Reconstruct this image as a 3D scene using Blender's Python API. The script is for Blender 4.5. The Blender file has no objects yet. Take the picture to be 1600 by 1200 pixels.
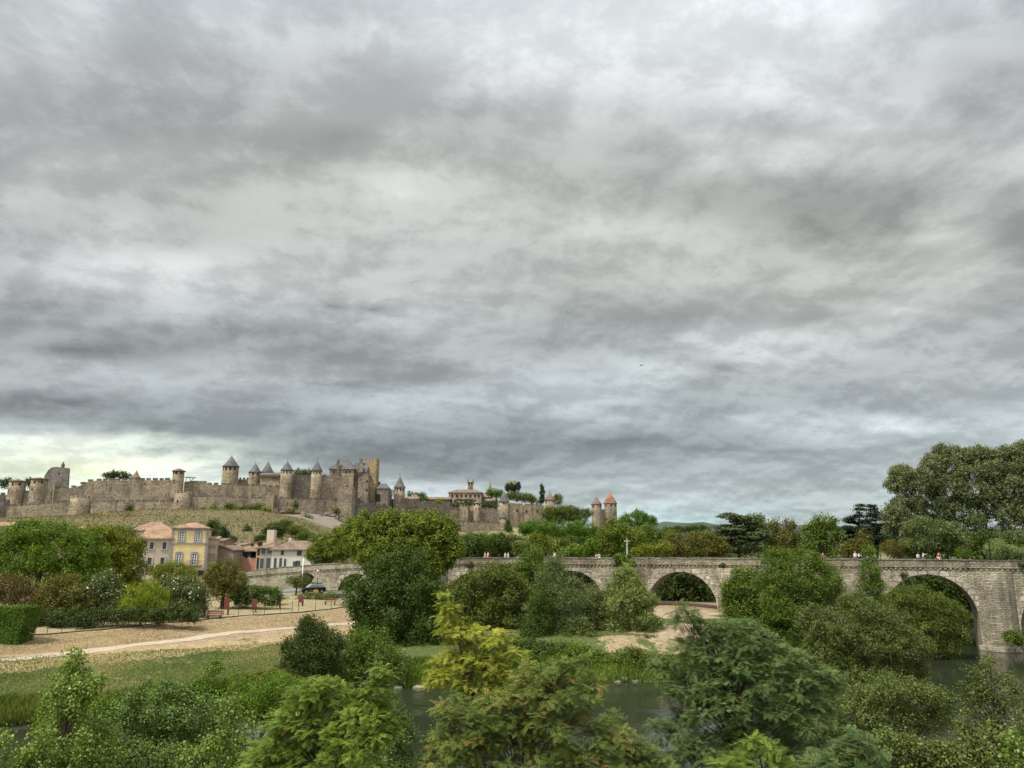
import bpy, bmesh, math, random
import numpy as np
from mathutils import Vector, Matrix

R = math.radians
S = bpy.context.scene
COL = S.collection
# ------------------------------------------------------------------ camera
F = 1202.0
PITCH = R(12.3)
CAMZ = 13.0
cs_, sn_ = math.cos(PITCH), math.sin(PITCH)
cam = bpy.data.cameras.new('camera'); camo = bpy.data.objects.new('camera', cam); COL.objects.link(camo)
cam.sensor_width = 36; cam.lens = F/1600*36; cam.clip_start = .1; cam.clip_end = 20000
camo.location = (0, 0, CAMZ); camo.rotation_euler = (math.pi/2+PITCH, 0, 0)
S.camera = camo
S.view_settings.view_transform = 'Standard'; S.view_settings.look = 'None'
S.view_settings.exposure = 0.15; S.view_settings.gamma = 1
S.cycles.max_bounces = 6; S.cycles.diffuse_bounces = 2; S.cycles.glossy_bounces = 2
S.cycles.transmission_bounces = 3; S.cycles.transparent_max_bounces = 4
S.cycles.use_denoising = True
S.cycles.caustics_reflective = False; S.cycles.caustics_refractive = False

# ------------------------------------------------------------------ node helper
class NT:
    def __init__(s, tree): s.t = tree; s.n = tree.nodes; s.l = tree.links
    def new(s, typ, **kw):
        n = s.n.new(typ)
        for k, v in kw.items():
            if k.startswith('i_'): n.inputs[k[2:].replace('_', ' ')].default_value = v
            else: setattr(n, k, v)
        return n
    def link(s, a, b): s.l.new(a, b)
    def math(s, op, a, b=None, c=None, clamp=False):
        n = s.n.new('ShaderNodeMath'); n.operation = op; n.use_clamp = clamp
        for i, x in enumerate((a, b, c)):
            if x is None: continue
            if isinstance(x, (int, float)): n.inputs[i].default_value = x
            else: s.l.new(x, n.inputs[i])
        return n.outputs[0]
    def vmath(s, op, a, b=None, c=None):
        n = s.n.new('ShaderNodeVectorMath'); n.operation = op
        for i, x in enumerate((a, b, c)):
            if x is None: continue
            if isinstance(x, (tuple, list)): n.inputs[i].default_value = x
            elif isinstance(x, (int, float)): n.inputs['Scale' if op == 'SCALE' else i].default_value = x
            else: s.l.new(x, n.inputs['Scale'] if (op == 'SCALE' and i == 1) else n.inputs[i])
        return n.outputs[0]
    def ramp(s, fac, stops, interp='LINEAR'):
        n = s.n.new('ShaderNodeValToRGB'); r = n.color_ramp; r.interpolation = interp
        while len(r.elements) < len(stops): r.elements.new(.5)
        for e, (p, c) in zip(r.elements, sorted(stops, key=lambda q: q[0])):
            e.position = p; e.color = (*c, 1) if len(c) == 3 else c
        if fac is not None: s.l.new(fac, n.inputs[0])
        return n.outputs[0]
    def mix(s, fac, a, b, typ='MIX'):
        n = s.n.new('ShaderNodeMix'); n.data_type = 'RGBA'; n.blend_type = typ
        for k, x in ((0, fac), (6, a), (7, b)):
            if isinstance(x, (int, float)): n.inputs[k].default_value = x
            elif isinstance(x, (tuple, list)): n.inputs[k].default_value = (*x, 1) if len(x) == 3 else x
            else: s.l.new(x, n.inputs[k])
        return n.outputs[2]
    def noise(s, vec, scale, detail=3, rough=.55, dist=0, dim='3D'):
        n = s.n.new('ShaderNodeTexNoise'); n.noise_dimensions = dim
        n.inputs['Scale'].default_value = scale; n.inputs['Detail'].default_value = detail
        n.inputs['Roughness'].default_value = rough; n.inputs['Distortion'].default_value = dist
        if vec is not None: s.l.new(vec, n.inputs['Vector'])
        return n
    def maprange(s, x, a, b, c, d, smooth=False):
        n = s.n.new('ShaderNodeMapRange'); n.interpolation_type = 'SMOOTHSTEP' if smooth else 'LINEAR'
        s.l.new(x, n.inputs[0])
        for i, v in enumerate((a, b, c, d)): n.inputs[i+1].default_value = v
        return n.outputs[0]

def lin(v):
    v = v/255.0
    return v/12.92 if v <= .04045 else ((v+.055)/1.055)**2.4

# ------------------------------------------------------------------ world: overcast sky
W = bpy.data.worlds.new('World'); S.world = W; W.use_nodes = True
g = NT(W.node_tree); g.n.clear()
SUN_EL, SUN_AZ = R(58), R(-128)      # azimuth measured clockwise from +Y (view direction)
tc = g.new('ShaderNodeTexCoord'); sep = g.new('ShaderNodeSeparateXYZ')
dirv = g.vmath('NORMALIZE', tc.outputs['Generated']); g.link(dirv, sep.inputs[0])
dx, dy, dz = sep.outputs
dyc = g.math('MAXIMUM', dy, .22)
u0 = g.math('DIVIDE', dx, dyc); v0 = g.math('DIVIDE', dz, dyc)
# cloud-layer plane coordinates give the perspective of a real cloud deck
dzp = g.math('ADD', g.math('MAXIMUM', dz, 0.0), .10)
cx = g.math('DIVIDE', dx, dzp); cy = g.math('DIVIDE', dy, dzp)
cmb = g.new('ShaderNodeCombineXYZ'); g.link(cx, cmb.inputs[0]); g.link(cy, cmb.inputs[1])
cp = cmb.outputs[0]
cmb2 = g.new('ShaderNodeCombineXYZ'); g.link(g.math('MULTIPLY', cx, .8), cmb2.inputs[0]); g.link(g.math('MULTIPLY', cy, 1.25), cmb2.inputs[1]); cmb2.inputs[2].default_value = 4.7
nA = g.noise(cp, 1.3, 3, .5, 0); nB = g.noise(cmb2.outputs[0], 2.6, 4, .5, 0)
sA = g.new('ShaderNodeSeparateColor'); g.link(nA.outputs['Color'], sA.inputs[0])
sB = g.new('ShaderNodeSeparateColor'); g.link(nB.outputs['Color'], sB.inputs[0])
def ctr(x, k): return g.math('MULTIPLY', g.math('SUBTRACT', x, .5), k)
vsc = g.maprange(v0, 0, .8, .08, 1.0)
u1 = g.math('ADD', u0, g.math('ADD', ctr(sA.outputs[0], .22), ctr(sB.outputs[0], .10)))
v1 = g.math('ADD', v0, g.math('MULTIPLY', vsc, g.math('ADD', ctr(sA.outputs[1], .18), ctr(sB.outputs[1], .09))))
rows = [
 (-60, [200,215,195,225,210,205,208,220,230,238,238,245,242,235,220,210,195]),
 (0,   [193,205,190,218,212,205,210,225,230,238,236,246,242,235,215,212,190]),
 (60,  [205,203,188,200,203,200,212,226,238,236,242,236,230,224,205,194,184]),
 (120, [188,184,181,181,188,190,188,195,216,232,226,220,222,210,195,180,174]),
 (180, [177,171,168,170,178,185,184,176,180,202,200,198,190,212,204,174,184]),
 (240, [170,190,189,182,170,170,182,174,180,186,178,204,216,200,188,190,200]),
 (300, [190,185,181,179,188,190,205,196,184,178,178,168,166,152,156,182,162]),
 (360, [177,182,196,180,188,190,196,196,196,200,196,190,172,157,166,200,156]),
 (420, [180,200,208,212,202,196,190,190,186,180,186,190,186,192,184,192,162]),
 (480, [148,158,164,182,176,168,182,178,174,158,160,165,172,164,198,174,154]),
 (540, [160,138,130,133,150,138,150,166,154,150,156,182,186,178,160,160,160]),
 (590, [150,156,160,158,160,150,138,140,166,166,176,150,155,148,155,160,158]),
 (630, [122,128,134,142,140,150,166,166,160,170,164,144,150,150,148,148,160]),
 (665, [165,166,140,134,134,135,150,140,138,144,150,150,164,170,186,170,168]),
 (700, [246,250,238,200,162,140,134,140,134,140,145,155,164,170,176,192,198]),
 (735, [238,246,248,244,205,155,145,140,150,166,166,176,180,176,180,190,195]),
 (770, [232,240,240,240,228,210,208,204,190,180,198,196,186,186,192,195,195]),
 (815, [228,232,232,230,220,210,205,204,205,215,224,205,186,190,195,195,195]),
 (865, [215]*17),
]
def tint(px, py):
    t = min(max((py-380)/300.0, 0), 1)
    top = min(max((200-py)/200.0, 0), 1)
    warm = math.exp(-((px-1250)/500)**2-((py-400)/130)**2) + .7*math.exp(-((px-500)/400)**2-((py-300)/110)**2)
    r = .993 - .044*t - .022*top; gg = 1.0; b = .998 + .010*t + .010*top - .035*warm
    yel = math.exp(-((px-120)/230.0)**2-((py-735)/42.0)**2)
    r += .035*yel; gg += .02*yel; b -= .13*yel
    cyan = math.exp(-((px-1040)/170.0)**2-((py-805)/22.0)**2)
    r -= .07*cyan; b += .0*cyan
    return r, gg, b
vs = []
for py, _ in rows:
    y = (600-py)/F; ddy = cs_-y*sn_; ddz = sn_+y*cs_; vs.append(ddz/ddy)
acc = None
U = .95
for i, (py, vals) in enumerate(rows):
    y = (600-py)/F; ddy = cs_-y*sn_
    stops = []
    for j, L in enumerate(vals):
        px = j*100; u = (px-800)/F/ddy
        t = tint(px, py)
        stops.append(((u+U)/(2*U), tuple(lin(min(L*(.965+.15*min(max((py-420)/160, 0), 1)*(py < 700))*k, 240)) for k in t)))
    rmp = g.ramp(g.maprange(u1, -U, U, 0, 1), stops, 'B_SPLINE' if False else 'EASE')
    # tent weight in v
    hi = vs[i-1] if i > 0 else None; lo = vs[i+1] if i < len(rows)-1 else None
    if hi is None: w = g.maprange(v1, lo, vs[i], 0, 1, True)
    elif lo is None: w = g.maprange(v1, vs[i], hi, 1, 0, True)
    else: w = g.math('SUBTRACT', g.maprange(v1, lo, vs[i], 0, 1, True), g.maprange(v1, vs[i], hi, 0, 1, True))
    term = g.vmath('SCALE', rmp, w)
    acc = term if acc is None else g.vmath('ADD', acc, term)
# individual cloud bellies and bright rims, placed as directions in the sky
FEAT = [(100,470,120,14,-.10),(330,512,150,20,-.17),(120,545,120,14,-.14),(430,525,90,22,-.12),(520,470,34,10,-.26),(575,473,30,10,-.24),(622,487,30,8,-.16),(740,515,44,22,-.10),(650,555,130,12,-.10),
 (100,635,200,16,-.12),(520,598,66,9,-.15),(240,672,66,16,-.15),(1050,500,120,20,-.08),(900,585,76,12,-.13),(965,635,44,10,-.11),(1125,575,66,14,-.09),(1375,450,95,16,-.08),(1290,520,54,16,.12),(1450,480,56,14,.17),
 (1175,595,44,8,.11),(850,615,64,14,.10),(925,630,44,14,.09),(1475,415,74,14,.12),(470,590,84,8,.11),(100,565,95,7,.10),(60,665,84,9,.15),(170,440,125,14,.08),(360,170,44,26,-.08),(530,215,64,20,-.08),
 (620,322,64,12,.10),(730,345,54,8,.08),(1345,198,75,12,.12),(1240,225,60,14,.10),(1260,325,200,26,-.09),(1350,352,95,24,-.09),(990,270,54,20,-.09),(1080,215,60,22,.06),(270,700,60,14,-.10),(1200,660,120,6,.08),(1420,672,120,7,.09),(1000,690,120,6,-.07),(1200,705,90,5,-.07),(1100,745,110,6,.09),(1250,760,90,5,-.07)]
uv = g.new('ShaderNodeCombineXYZ'); g.link(g.math('ADD', u0, g.math('MULTIPLY', g.math('SUBTRACT', u1, u0), .45)), uv.inputs[0]); g.link(g.math('ADD', v0, g.math('ADD', g.math('MULTIPLY', g.math('SUBTRACT', v1, v0), .45), g.math('MULTIPLY', ctr(sB.outputs[2], .05), vsc))), uv.inputs[1])
feat = None
for fx, fy, rx, ry, amp in FEAT:
    y = (600-fy)/F; d_ = cs_-y*sn_; fu = (fx-800)/F/d_; fv = (sn_+y*cs_)/d_; k1 = F*d_/(rx*1.7); k2 = F*d_*d_/(ry*1.7)
    mp = g.new('ShaderNodeMapping'); mp.inputs['Location'].default_value = (-fu*k1, -fv*k2, 0); mp.inputs['Scale'].default_value = (k1, k2, 1); g.link(uv.outputs[0], mp.inputs[0])
    gr_ = g.new('ShaderNodeTexGradient', gradient_type='QUADRATIC_SPHERE'); g.link(mp.outputs[0], gr_.inputs[0])
    feat = g.math('MULTIPLY_ADD', gr_.outputs['Fac'], amp*1.8, feat if feat is not None else 0.0)
# fine cloud structure
dzq = g.math('ADD', g.math('MAXIMUM', dz, 0.0), .30)
cq = g.new('ShaderNodeCombineXYZ'); g.link(g.math('DIVIDE', dx, dzq), cq.inputs[0]); g.link(g.math('DIVIDE', dy, dzq), cq.inputs[1]); cq.inputs[2].default_value = 1.9
wq = g.noise(cq.outputs[0], 1.7, 3, .5); q0 = g.vmath('ADD', cq.outputs[0], g.vmath('SCALE', g.vmath('SUBTRACT', wq.outputs['Color'], (.5, .5, .5)), .16))
def emboss(scale, delta, detail, rough):
    n1 = g.noise(q0, scale, detail, rough); n2 = g.noise(g.vmath('SUBTRACT', q0, (delta*.4, delta, 0)), scale, max(detail-2, 1), rough)
    return n1.outputs['Fac'], g.math('SUBTRACT', n1.outputs['Fac'], n2.outputs['Fac'])
f1, e1 = emboss(2.5, .10, 8, .56); f2, e2 = emboss(7.5, .04, 8, .64)
det = g.math('ADD', g.math('MULTIPLY', e1, 1.9), g.math('MULTIPLY', e2, 1.75))
edge = g.math('ADD', g.maprange(f1, .47, .53, -.035, .035, True), g.maprange(f2, .46, .54, -.02, .02, True))
det = g.math('ADD', g.math('ADD', det, edge), g.math('ADD', ctr(f1, -.35), ctr(nB.outputs['Fac'], .25)))
det = g.math('ADD', g.math('MULTIPLY', g.math('TANH', g.math('MULTIPLY', det, 3.6)), .24), feat)
acc = g.vmath('SCALE', acc, g.math('ADD', 1.0, g.math('MULTIPLY', det, g.maprange(v0, 0, .5, .9, .75))))
# unseen sky behind and above the viewer, brightened as fill light for the ground
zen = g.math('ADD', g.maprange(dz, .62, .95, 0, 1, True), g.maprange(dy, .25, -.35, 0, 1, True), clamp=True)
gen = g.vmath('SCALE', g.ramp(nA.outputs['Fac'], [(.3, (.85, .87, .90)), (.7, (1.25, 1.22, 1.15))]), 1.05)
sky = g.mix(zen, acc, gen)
grd = g.maprange(dz, -.12, -.01, 0, 1)
sky = g.mix(grd, (.10, .10, .08), sky)
ns = g.new('ShaderNodeTexSky', sky_type='NISHITA', sun_disc=False, sun_elevation=SUN_EL, sun_rotation=SUN_AZ)
bg1 = g.new('ShaderNodeBackground'); g.link(ns.outputs[0], bg1.inputs[0]); bg1.inputs[1].default_value = .006
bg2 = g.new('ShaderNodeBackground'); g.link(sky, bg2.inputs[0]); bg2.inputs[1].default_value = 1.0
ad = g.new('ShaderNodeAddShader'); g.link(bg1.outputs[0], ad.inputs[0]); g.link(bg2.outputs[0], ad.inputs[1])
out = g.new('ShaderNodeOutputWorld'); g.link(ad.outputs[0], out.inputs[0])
W.cycles.sampling_method = 'MANUAL'; W.cycles.sample_map_resolution = 512
# ------------------------------------------------------------------ sun, veiled by cloud
sl = bpy.data.lights.new('sun', 'SUN'); so = bpy.data.objects.new('sun', sl); COL.objects.link(so)
sl.energy = 4.3; sl.angle = R(10); sl.color = (1.0, .94, .84)
sd = Vector((math.sin(SUN_AZ)*math.cos(SUN_EL), math.cos(SUN_AZ)*math.cos(SUN_EL), math.sin(SUN_EL)))
so.rotation_euler = (-sd).to_track_quat('-Z', 'Y').to_euler()
so.location = (0, 0, 300)

# ------------------------------------------------------------------ pixel -> world
def at(px, py, Y):
    x = (px-800)/F; y = (600-py)/F
    d = cs_-y*sn_; e = sn_+y*cs_
    return Vector((x/d*Y, Y, CAMZ+e/d*Y))
def gp(px, py, z):
    x = (px-800)/F; y = (600-py)/F
    d = cs_-y*sn_; e = sn_+y*cs_
    Y = (z-CAMZ)/e*d
    return Vector((x/d*Y, Y, z))
def mpp(py, Y): return Y/(cs_-(600-py)/F*sn_)/F
# direction u = X/Y as a "column" number measured on the horizon row
def colpx(X, Y): return 800+X/Y*F*(cs_-(600-862)/F*sn_)

# ------------------------------------------------------------------ terrain profile
def zc(y, Y): return CAMZ+(862-y)/1232*Y
RN = [(5, 1), (36, .8), (43, -1.2)]
PROF = [
 (-900, RN+[(52,-1.2),(55,.1),(59,1.6),(68,3.4),(78,4.6),(120,5.5),(170,7),(250,12),(350,22),(440,30),(520,33),(1500,40),(6500,30)]),
 (0,   RN+[(58,-1.2),(61,.1),(64,1.6),(73,3.4),(84,4.6),(120,5.5),(170,7),(250,11),(350,23),(420,31),(455,zc(811,455)),(520,38),(1500,40),(6500,30)]),
 (230, RN+[(64,-1.2),(67,.1),(70,1.4),(81,3.6),(92,4.8),(130,5.6),(170,7),(230,9),(300,16.5),(380,29),(430,34.8),(465,zc(802,465)),(540,40),(1500,40),(6500,30)]),
 (400, RN+[(70,-1.2),(73,.1),(76,1.4),(89,3.9),(102,5),(140,5.8),(170,7),(230,9),(290,14.5),(360,26.5),(410,34),(440,36.3),(472,zc(802,472)),(540,40),(1500,40),(6500,30)]),
 (470, RN+[(71,-1.2),(74,.1),(77,1.4),(92,3.9),(107,5),(140,5.8),(170,6.8),(230,8.5),(290,13),(360,22),(420,31),(450,34),(482,zc(803,482)),(540,40),(1500,40),(6500,30)]),
 (530, RN+[(74,-1.2),(77,.1),(80,1.4),(98,4.1),(115,5.1),(150,6),(200,7.5),(300,11),(400,20),(455,28),(490,zc(806,490)),(560,38),(1500,38),(6500,30)]),
 (600, RN+[(77,-1.2),(80,.1),(83,1.5),(98,3.6),(118,4.9),(150,6),(200,7.5),(300,10),(400,16),(470,24),(505,zc(815,505)),(600,36),(1500,36),(6500,30)]),
 (720, RN+[(78,-1.2),(81,.1),(84,1.6),(95,3),(120,4.5),(150,5.5),(250,7.5),(400,14),(480,19),(520,24),(532,zc(833,532)),(545,30),(600,36),(1500,36),(6500,30)]),
 (850, RN+[(79.5,-1.2),(82.5,.1),(85,1.5),(95,3),(120,4.5),(150,5.5),(250,7),(400,13),(500,20),(555,zc(830,555)),(640,34),(1500,34),(6500,30)]),
 (960, RN+[(80.5,-1.2),(83.3,.1),(86,1.2),(95,3),(110,4),(130,4.8),(200,6),(400,11),(600,19),(700,24),(1500,28),(6500,30)]),
 (1066, RN+[(81,-1.2),(84,.1),(88,1.2),(100,3.2),(124,4.5),(200,6),(400,9),(600,12),(1500,20),(6500,30)]),
 (1250, RN+[(88,-1.2),(91,.1),(95,1.5),(105,3),(117,3.5),(150,4),(250,6),(600,10),(1500,20),(6500,30)]),
 (1380, RN+[(94,-1.2),(97.5,.1),(101,1.2),(108,2),(125,2.5),(160,3.5),(250,5),(600,10),(1500,20),(6500,30)]),
 (1445, RN+[(100,-1.2),(104,.1),(108,1),(130,1.4),(150,2),(250,5),(600,10),(1500,20),(6500,30)]),
 (1490, RN+[(140,-1.2),(148,-.8),(153,.5),(160,2.5),(250,5),(600,10),(1500,20),(6500,30)]),
 (1750, RN+[(150,-1.2),(156,.5),(165,3),(250,5),(600,10),(1500,20),(6500,30)]),
 (2600, RN+[(170,-1.2),(176,.5),(185,3),(250,5),(600,10),(1500,20),(6500,30)]),
]
PP = np.array([p[0] for p in PROF], float)
def terrain(X, Y):
    X = np.atleast_1d(np.asarray(X, float)); Y = np.atleast_1d(np.asarray(Y, float))
    c = 800+X/np.maximum(Y, 1)*1229.0
    c = np.clip(c, PP[0], PP[-1]-1e-6)
    H = np.array([np.interp(np.log(Y), np.log([q[0] for q in p[1]]), [q[1] for q in p[1]]) for p in PROF])
    i = np.clip(np.searchsorted(PP, c, side='right')-1, 0, len(PP)-2)
    t = (c-PP[i])/(PP[i+1]-PP[i])
    k = np.arange(len(c))
    z = H[i, k]*(1-t)+H[i+1, k]*t
    n = (np.sin(X*.9+1.3*np.sin(Y*.5))*np.cos(Y*.8+np.sin(X*.6)))*.06+np.sin(X*.23+Y*.17)*.05
    big = np.clip((Y-200)/200, 0, 1)*(np.sin(X*.045+np.sin(Y*.03)*2)*np.cos(Y*.05))*.9
    return z+np.where(z > 0, n, 0)+big
def tz(X, Y): return float(terrain(X, Y)[0])

# ------------------------------------------------------------------ object helpers
class MB:
    def __init__(s): s.v = []; s.f = []; s.sm = False
    def add(s, vs, fs):
        o = len(s.v); s.v += [tuple(p) for p in vs]; s.f += [tuple(i+o for i in f) for f in fs]; return s
    def box(s, c, size, rz=0, ax=None):
        hx, hy, hz = size[0]/2, size[1]/2, size[2]/2
        cr, sr = math.cos(rz), math.sin(rz); P = []
        for z in (-hz, hz):
            for x, y in ((-hx,-hy),(hx,-hy),(hx,hy),(-hx,hy)):
                P.append((c[0]+x*cr-y*sr, c[1]+x*sr+y*cr, c[2]+z))
        return s.add(P, [(3,2,1,0),(4,5,6,7),(0,1,5,4),(1,2,6,5),(2,3,7,6),(3,0,4,7)])
    def prism(s, pts, z0, z1, cap=True):
        n = len(pts); P = [(x, y, z0) for x, y in pts]+[(x, y, z1) for x, y in pts]
        fs = [(i, (i+1) % n, n+(i+1) % n, n+i) for i in range(n)]
        if cap: fs += [tuple(range(n-1, -1, -1)), tuple(range(n, 2*n))]
        return s.add(P, fs)
    def lathe(s, c, prof, n=20, a0=0, sx=1, sy=1):
        P = []; fs = []
        for r, z in prof:
            for i in range(n):
                a = a0+2*math.pi*i/n; P.append((c[0]+r*sx*math.cos(a), c[1]+r*sy*math.sin(a), c[2]+z))
        for k in range(len(prof)-1):
            for i in range(n):
                j = (i+1) % n; fs.append((k*n+i, k*n+j, (k+1)*n+j, (k+1)*n+i))
        fs += [tuple(range(n-1, -1, -1)), tuple(range((len(prof)-1)*n, len(prof)*n))]
        return s.add(P, fs)
    def tube(s, pts, rad, n=6):
        pts = [Vector(p) for p in pts]; P = []; fs = []
        if not hasattr(rad, '__len__'): rad = [rad]*len(pts)
        for k, p in enumerate(pts):
            d = (pts[min(k+1, len(pts)-1)]-pts[max(k-1, 0)])
            if d.length < 1e-9: d = Vector((0, 0, 1))
            d.normalize()
            a = d.cross(Vector((.13, .97, .2))).normalized(); b = d.cross(a)
            for i in range(n):
                t = 2*math.pi*i/n; P.append(p+(a*math.cos(t)+b*math.sin(t))*rad[k])
        for k in range(len(pts)-1):
            for i in range(n):
                j = (i+1) % n; fs.append((k*n+i, k*n+j, (k+1)*n+j, (k+1)*n+i))
        fs += [tuple(range(n-1, -1, -1)), tuple(range((len(pts)-1)*n, len(pts)*n))]
        return s.add(P, fs)
    def obj(s, name, mat, parent=None, smooth=False, origin=None, bevel=0):
        o = Vector(parent_loc(parent)) if parent else Vector(origin or (0, 0, 0))
        me = bpy.data.meshes.new(name)
        me.from_pydata([(x-o.x, y-o.y, z-o.z) for x, y, z in s.v], [], s.f)
        me.materials.append(mat); me.validate(); me.update()
        bm = bmesh.new(); bm.from_mesh(me); bmesh.ops.recalc_face_normals(bm, faces=bm.faces); bm.to_mesh(me); bm.free()
        if smooth: me.polygons.foreach_set('use_smooth', [True]*len(me.polygons))
        ob = bpy.data.objects.new(name, me); COL.objects.link(ob)
        if parent: ob.parent = parent
        elif origin: ob.location = origin
        if bevel:
            b = ob.modifiers.new('bevel', 'BEVEL'); b.width = bevel; b.segments = 2; b.limit_method = 'ANGLE'
        return ob
def parent_loc(p):
    v = Vector((0, 0, 0))
    while p is not None: v += p.location; p = p.parent
    return v
def tag(o, label=None, cat=None, group=None, kind=None):
    if label: o['label'] = label
    if cat: o['category'] = cat
    if group: o['group'] = group
    if kind: o['kind'] = kind
    return o
def thing(name, label, cat, loc, group=None):
    o = bpy.data.objects.new(name, None); COL.objects.link(o); o.location = loc
    o.empty_display_size = .5
    return tag(o, label, cat, group)

def npmesh(name, V, Q, mat, parent=None, attrs=None, origin=None, smooth=False):
    """V (n,3) float, Q (m,k) int"""
    o = np.array(parent_loc(parent)) if parent else np.array(origin or (0, 0, 0), float)
    V = V-o
    k = Q.shape[1]; me = bpy.data.meshes.new(name)
    me.vertices.add(len(V)); me.vertices.foreach_set('co', V.astype(np.float32).ravel())
    me.loops.add(Q.size); me.loops.foreach_set('vertex_index', Q.astype(np.int32).ravel())
    me.polygons.add(len(Q)); me.polygons.foreach_set('loop_start', (np.arange(len(Q))*k).astype(np.int32))
    me.polygons.foreach_set('loop_total', np.full(len(Q), k, np.int32))
    if smooth: me.polygons.foreach_set('use_smooth', np.ones(len(Q), bool))
    me.update(calc_edges=True)
    for an, (dom, typ, arr) in (attrs or {}).items():
        a = me.attributes.new(an, typ, dom)
        a.data.foreach_set('color' if typ == 'FLOAT_COLOR' else 'value', arr.astype(np.float32).ravel())
    me.materials.append(mat)
    ob = bpy.data.objects.new(name, me); COL.objects.link(ob)
    if parent: ob.parent = parent
    elif origin is not None: ob.location = origin
    return ob

# ------------------------------------------------------------------ materials
def newmat(name):
    m = bpy.data.materials.new(name); m.use_nodes = True; t = NT(m.node_tree)
    b = t.n['Principled BSDF']; b.inputs['Roughness'].default_value = .85
    b.inputs['Specular IOR Level'].default_value = .25
    return m, t, b
def m_plain(name, c, rough=.8, metal=0, var=.15, scale=3.0):
    m, t, b = newmat(name)
    co = t.new('ShaderNodeTexCoord').outputs['Object']
    n = t.noise(co, scale, 4, .6)
    f = t.maprange(n.outputs[0], .3, .7, 1-var, 1+var)
    t.link(t.vmath('SCALE', t.mix(0, c, c), f), b.inputs['Base Color'])
    b.inputs['Roughness'].default_value = rough; b.inputs['Metallic'].default_value = metal
    return m
def m_stone(name, c1, c2, dark, bscale=.5, row=.35, streak=1.0, blot=.035, bump=.5, mortar=.75, lichen=None, z_top=None):
    """coursed rubble stone: world-space courses, blotches, rain streaks"""
    m, t, b = newmat(name)
    geo = t.new('ShaderNodeNewGeometry'); pos = geo.outputs['Position']
    s3 = t.new('ShaderNodeSeparateXYZ'); t.link(pos, s3.inputs[0])
    cm = t.new('ShaderNodeCombineXYZ')
    t.link(t.math('ADD', s3.outputs[0], t.math('MULTIPLY', s3.outputs[1], .83)), cm.inputs[0]); t.link(s3.outputs[2], cm.inputs[1])
    wob = t.noise(pos, 1.6/bscale*.5, 2, .5)
    co = t.vmath('ADD', cm.outputs[0], t.vmath('SCALE', t.vmath('SUBTRACT', wob.outputs['Color'], (.5, .5, .5)), .16*bscale/.5))
    bt = t.new('ShaderNodeTexBrick'); t.link(co, bt.inputs['Vector'])
    bt.inputs['Scale'].default_value = 1.0; bt.inputs['Brick Width'].default_value = bscale; bt.inputs['Row Height'].default_value = row*bscale/.5
    bt.inputs['Mortar Size'].default_value = .045*bscale/.5; bt.inputs['Mortar Smooth'].default_value = .6; bt.inputs['Bias'].default_value = 0
    bt.inputs['Color1'].default_value = (1, 1, 1, 1); bt.inputs['Color2'].default_value = (.55, .55, .55, 1); bt.inputs['Mortar'].default_value = (mortar*.5,)*3+(1,)
    big = t.noise(pos, blot, 5, .6, .4); med = t.noise(pos, .35/bscale*.5, 5, .65)
    base = t.mix(t.maprange(big.outputs[0], .35, .65, 0, 1, True), c1, c2)
    base = t.mix(t.maprange(med.outputs[0], .42, .72, 0, .75, True), base, dark)
    fine = t.noise(pos, 2.6/bscale*.5, 4, .7)
    base = t.vmath('SCALE', base, t.maprange(fine.outputs[0], .28, .72, .62, 1.38))
    # vertical streaks
    st = t.new('ShaderNodeMapping'); st.inputs['Scale'].default_value = (1, 1, .10); t.link(pos, st.inputs[0])
    sn = t.noise(st.outputs[0], .9/bscale*.5, 4, .6)
    base = t.mix(t.math('MULTIPLY', t.maprange(sn.outputs[0], .5, .72, 0, .7, True), streak), base, dark)
    col = t.mix(.55, base, t.mix(1.0, base, bt.outputs['Color'], 'MULTIPLY'))
    col = t.mix(.22, col, bt.outputs['Color'], 'OVERLAY')
    if z_top is not None:   # weathering under a coping at a fixed height
        zz = t.math('ADD', s3.outputs[2], t.math('MULTIPLY', sn.outputs[0], 2.2))
        col = t.mix(t.maprange(zz, z_top-.6, z_top+1.6, 0, .5, True), col, t.mix(1.0, col, (.42, .38, .34), 'MULTIPLY'))
    t.link(col, b.inputs['Base Color'])
    bp = t.new('ShaderNodeBump'); bp.inputs['Strength'].default_value = bump; bp.inputs['Distance'].default_value = .12*bscale/.5
    hn = t.math('ADD', t.math('MULTIPLY', bt.outputs['Fac'], -.8), med.outputs[0])
    t.link(hn, bp.inputs['Height']); t.link(bp.outputs[0], b.inputs['Normal'])
    b.inputs['Roughness'].default_value = .95; b.inputs['Specular IOR Level'].default_value = .1
    return m
def m_roof(name, c1, c2, scale=1.0, stripe=True, dirx=True):
    m, t, b = newmat(name)
    pos = t.new('ShaderNodeNewGeometry').outputs['Position']
    n = t.noise(pos, 1.5*scale, 6, .78); n2 = t.noise(pos, .3*scale, 4, .6)
    col = t.mix(t.maprange(n.outputs[0], .40, .60, 0, 1), c1, c2)
    col = t.vmath('SCALE', col, t.maprange(n2.outputs[0], .35, .65, .68, 1.2))
    wv = t.new('ShaderNodeTexWave', bands_direction='X' if dirx else 'Z'); t.link(pos, wv.inputs[0])
    wv.inputs['Scale'].default_value = 1.1*scale; wv.inputs['Distortion'].default_value = .6
    if stripe: col = t.mix(.5, col, t.mix(1.0, col, t.ramp(wv.outputs[0], [(0, (.45, .4, .4)), (.6, (1.1, 1.1, 1.1))]), 'MULTIPLY'))
    t.link(col, b.inputs['Base Color'])
    bp = t.new('ShaderNodeBump'); bp.inputs['Strength'].default_value = .6; bp.inputs['Distance'].default_value = .1
    t.link(wv.outputs[0] if stripe else n.outputs[0], bp.inputs['Height']); t.link(bp.outputs[0], b.inputs['Normal'])
    return m
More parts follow.
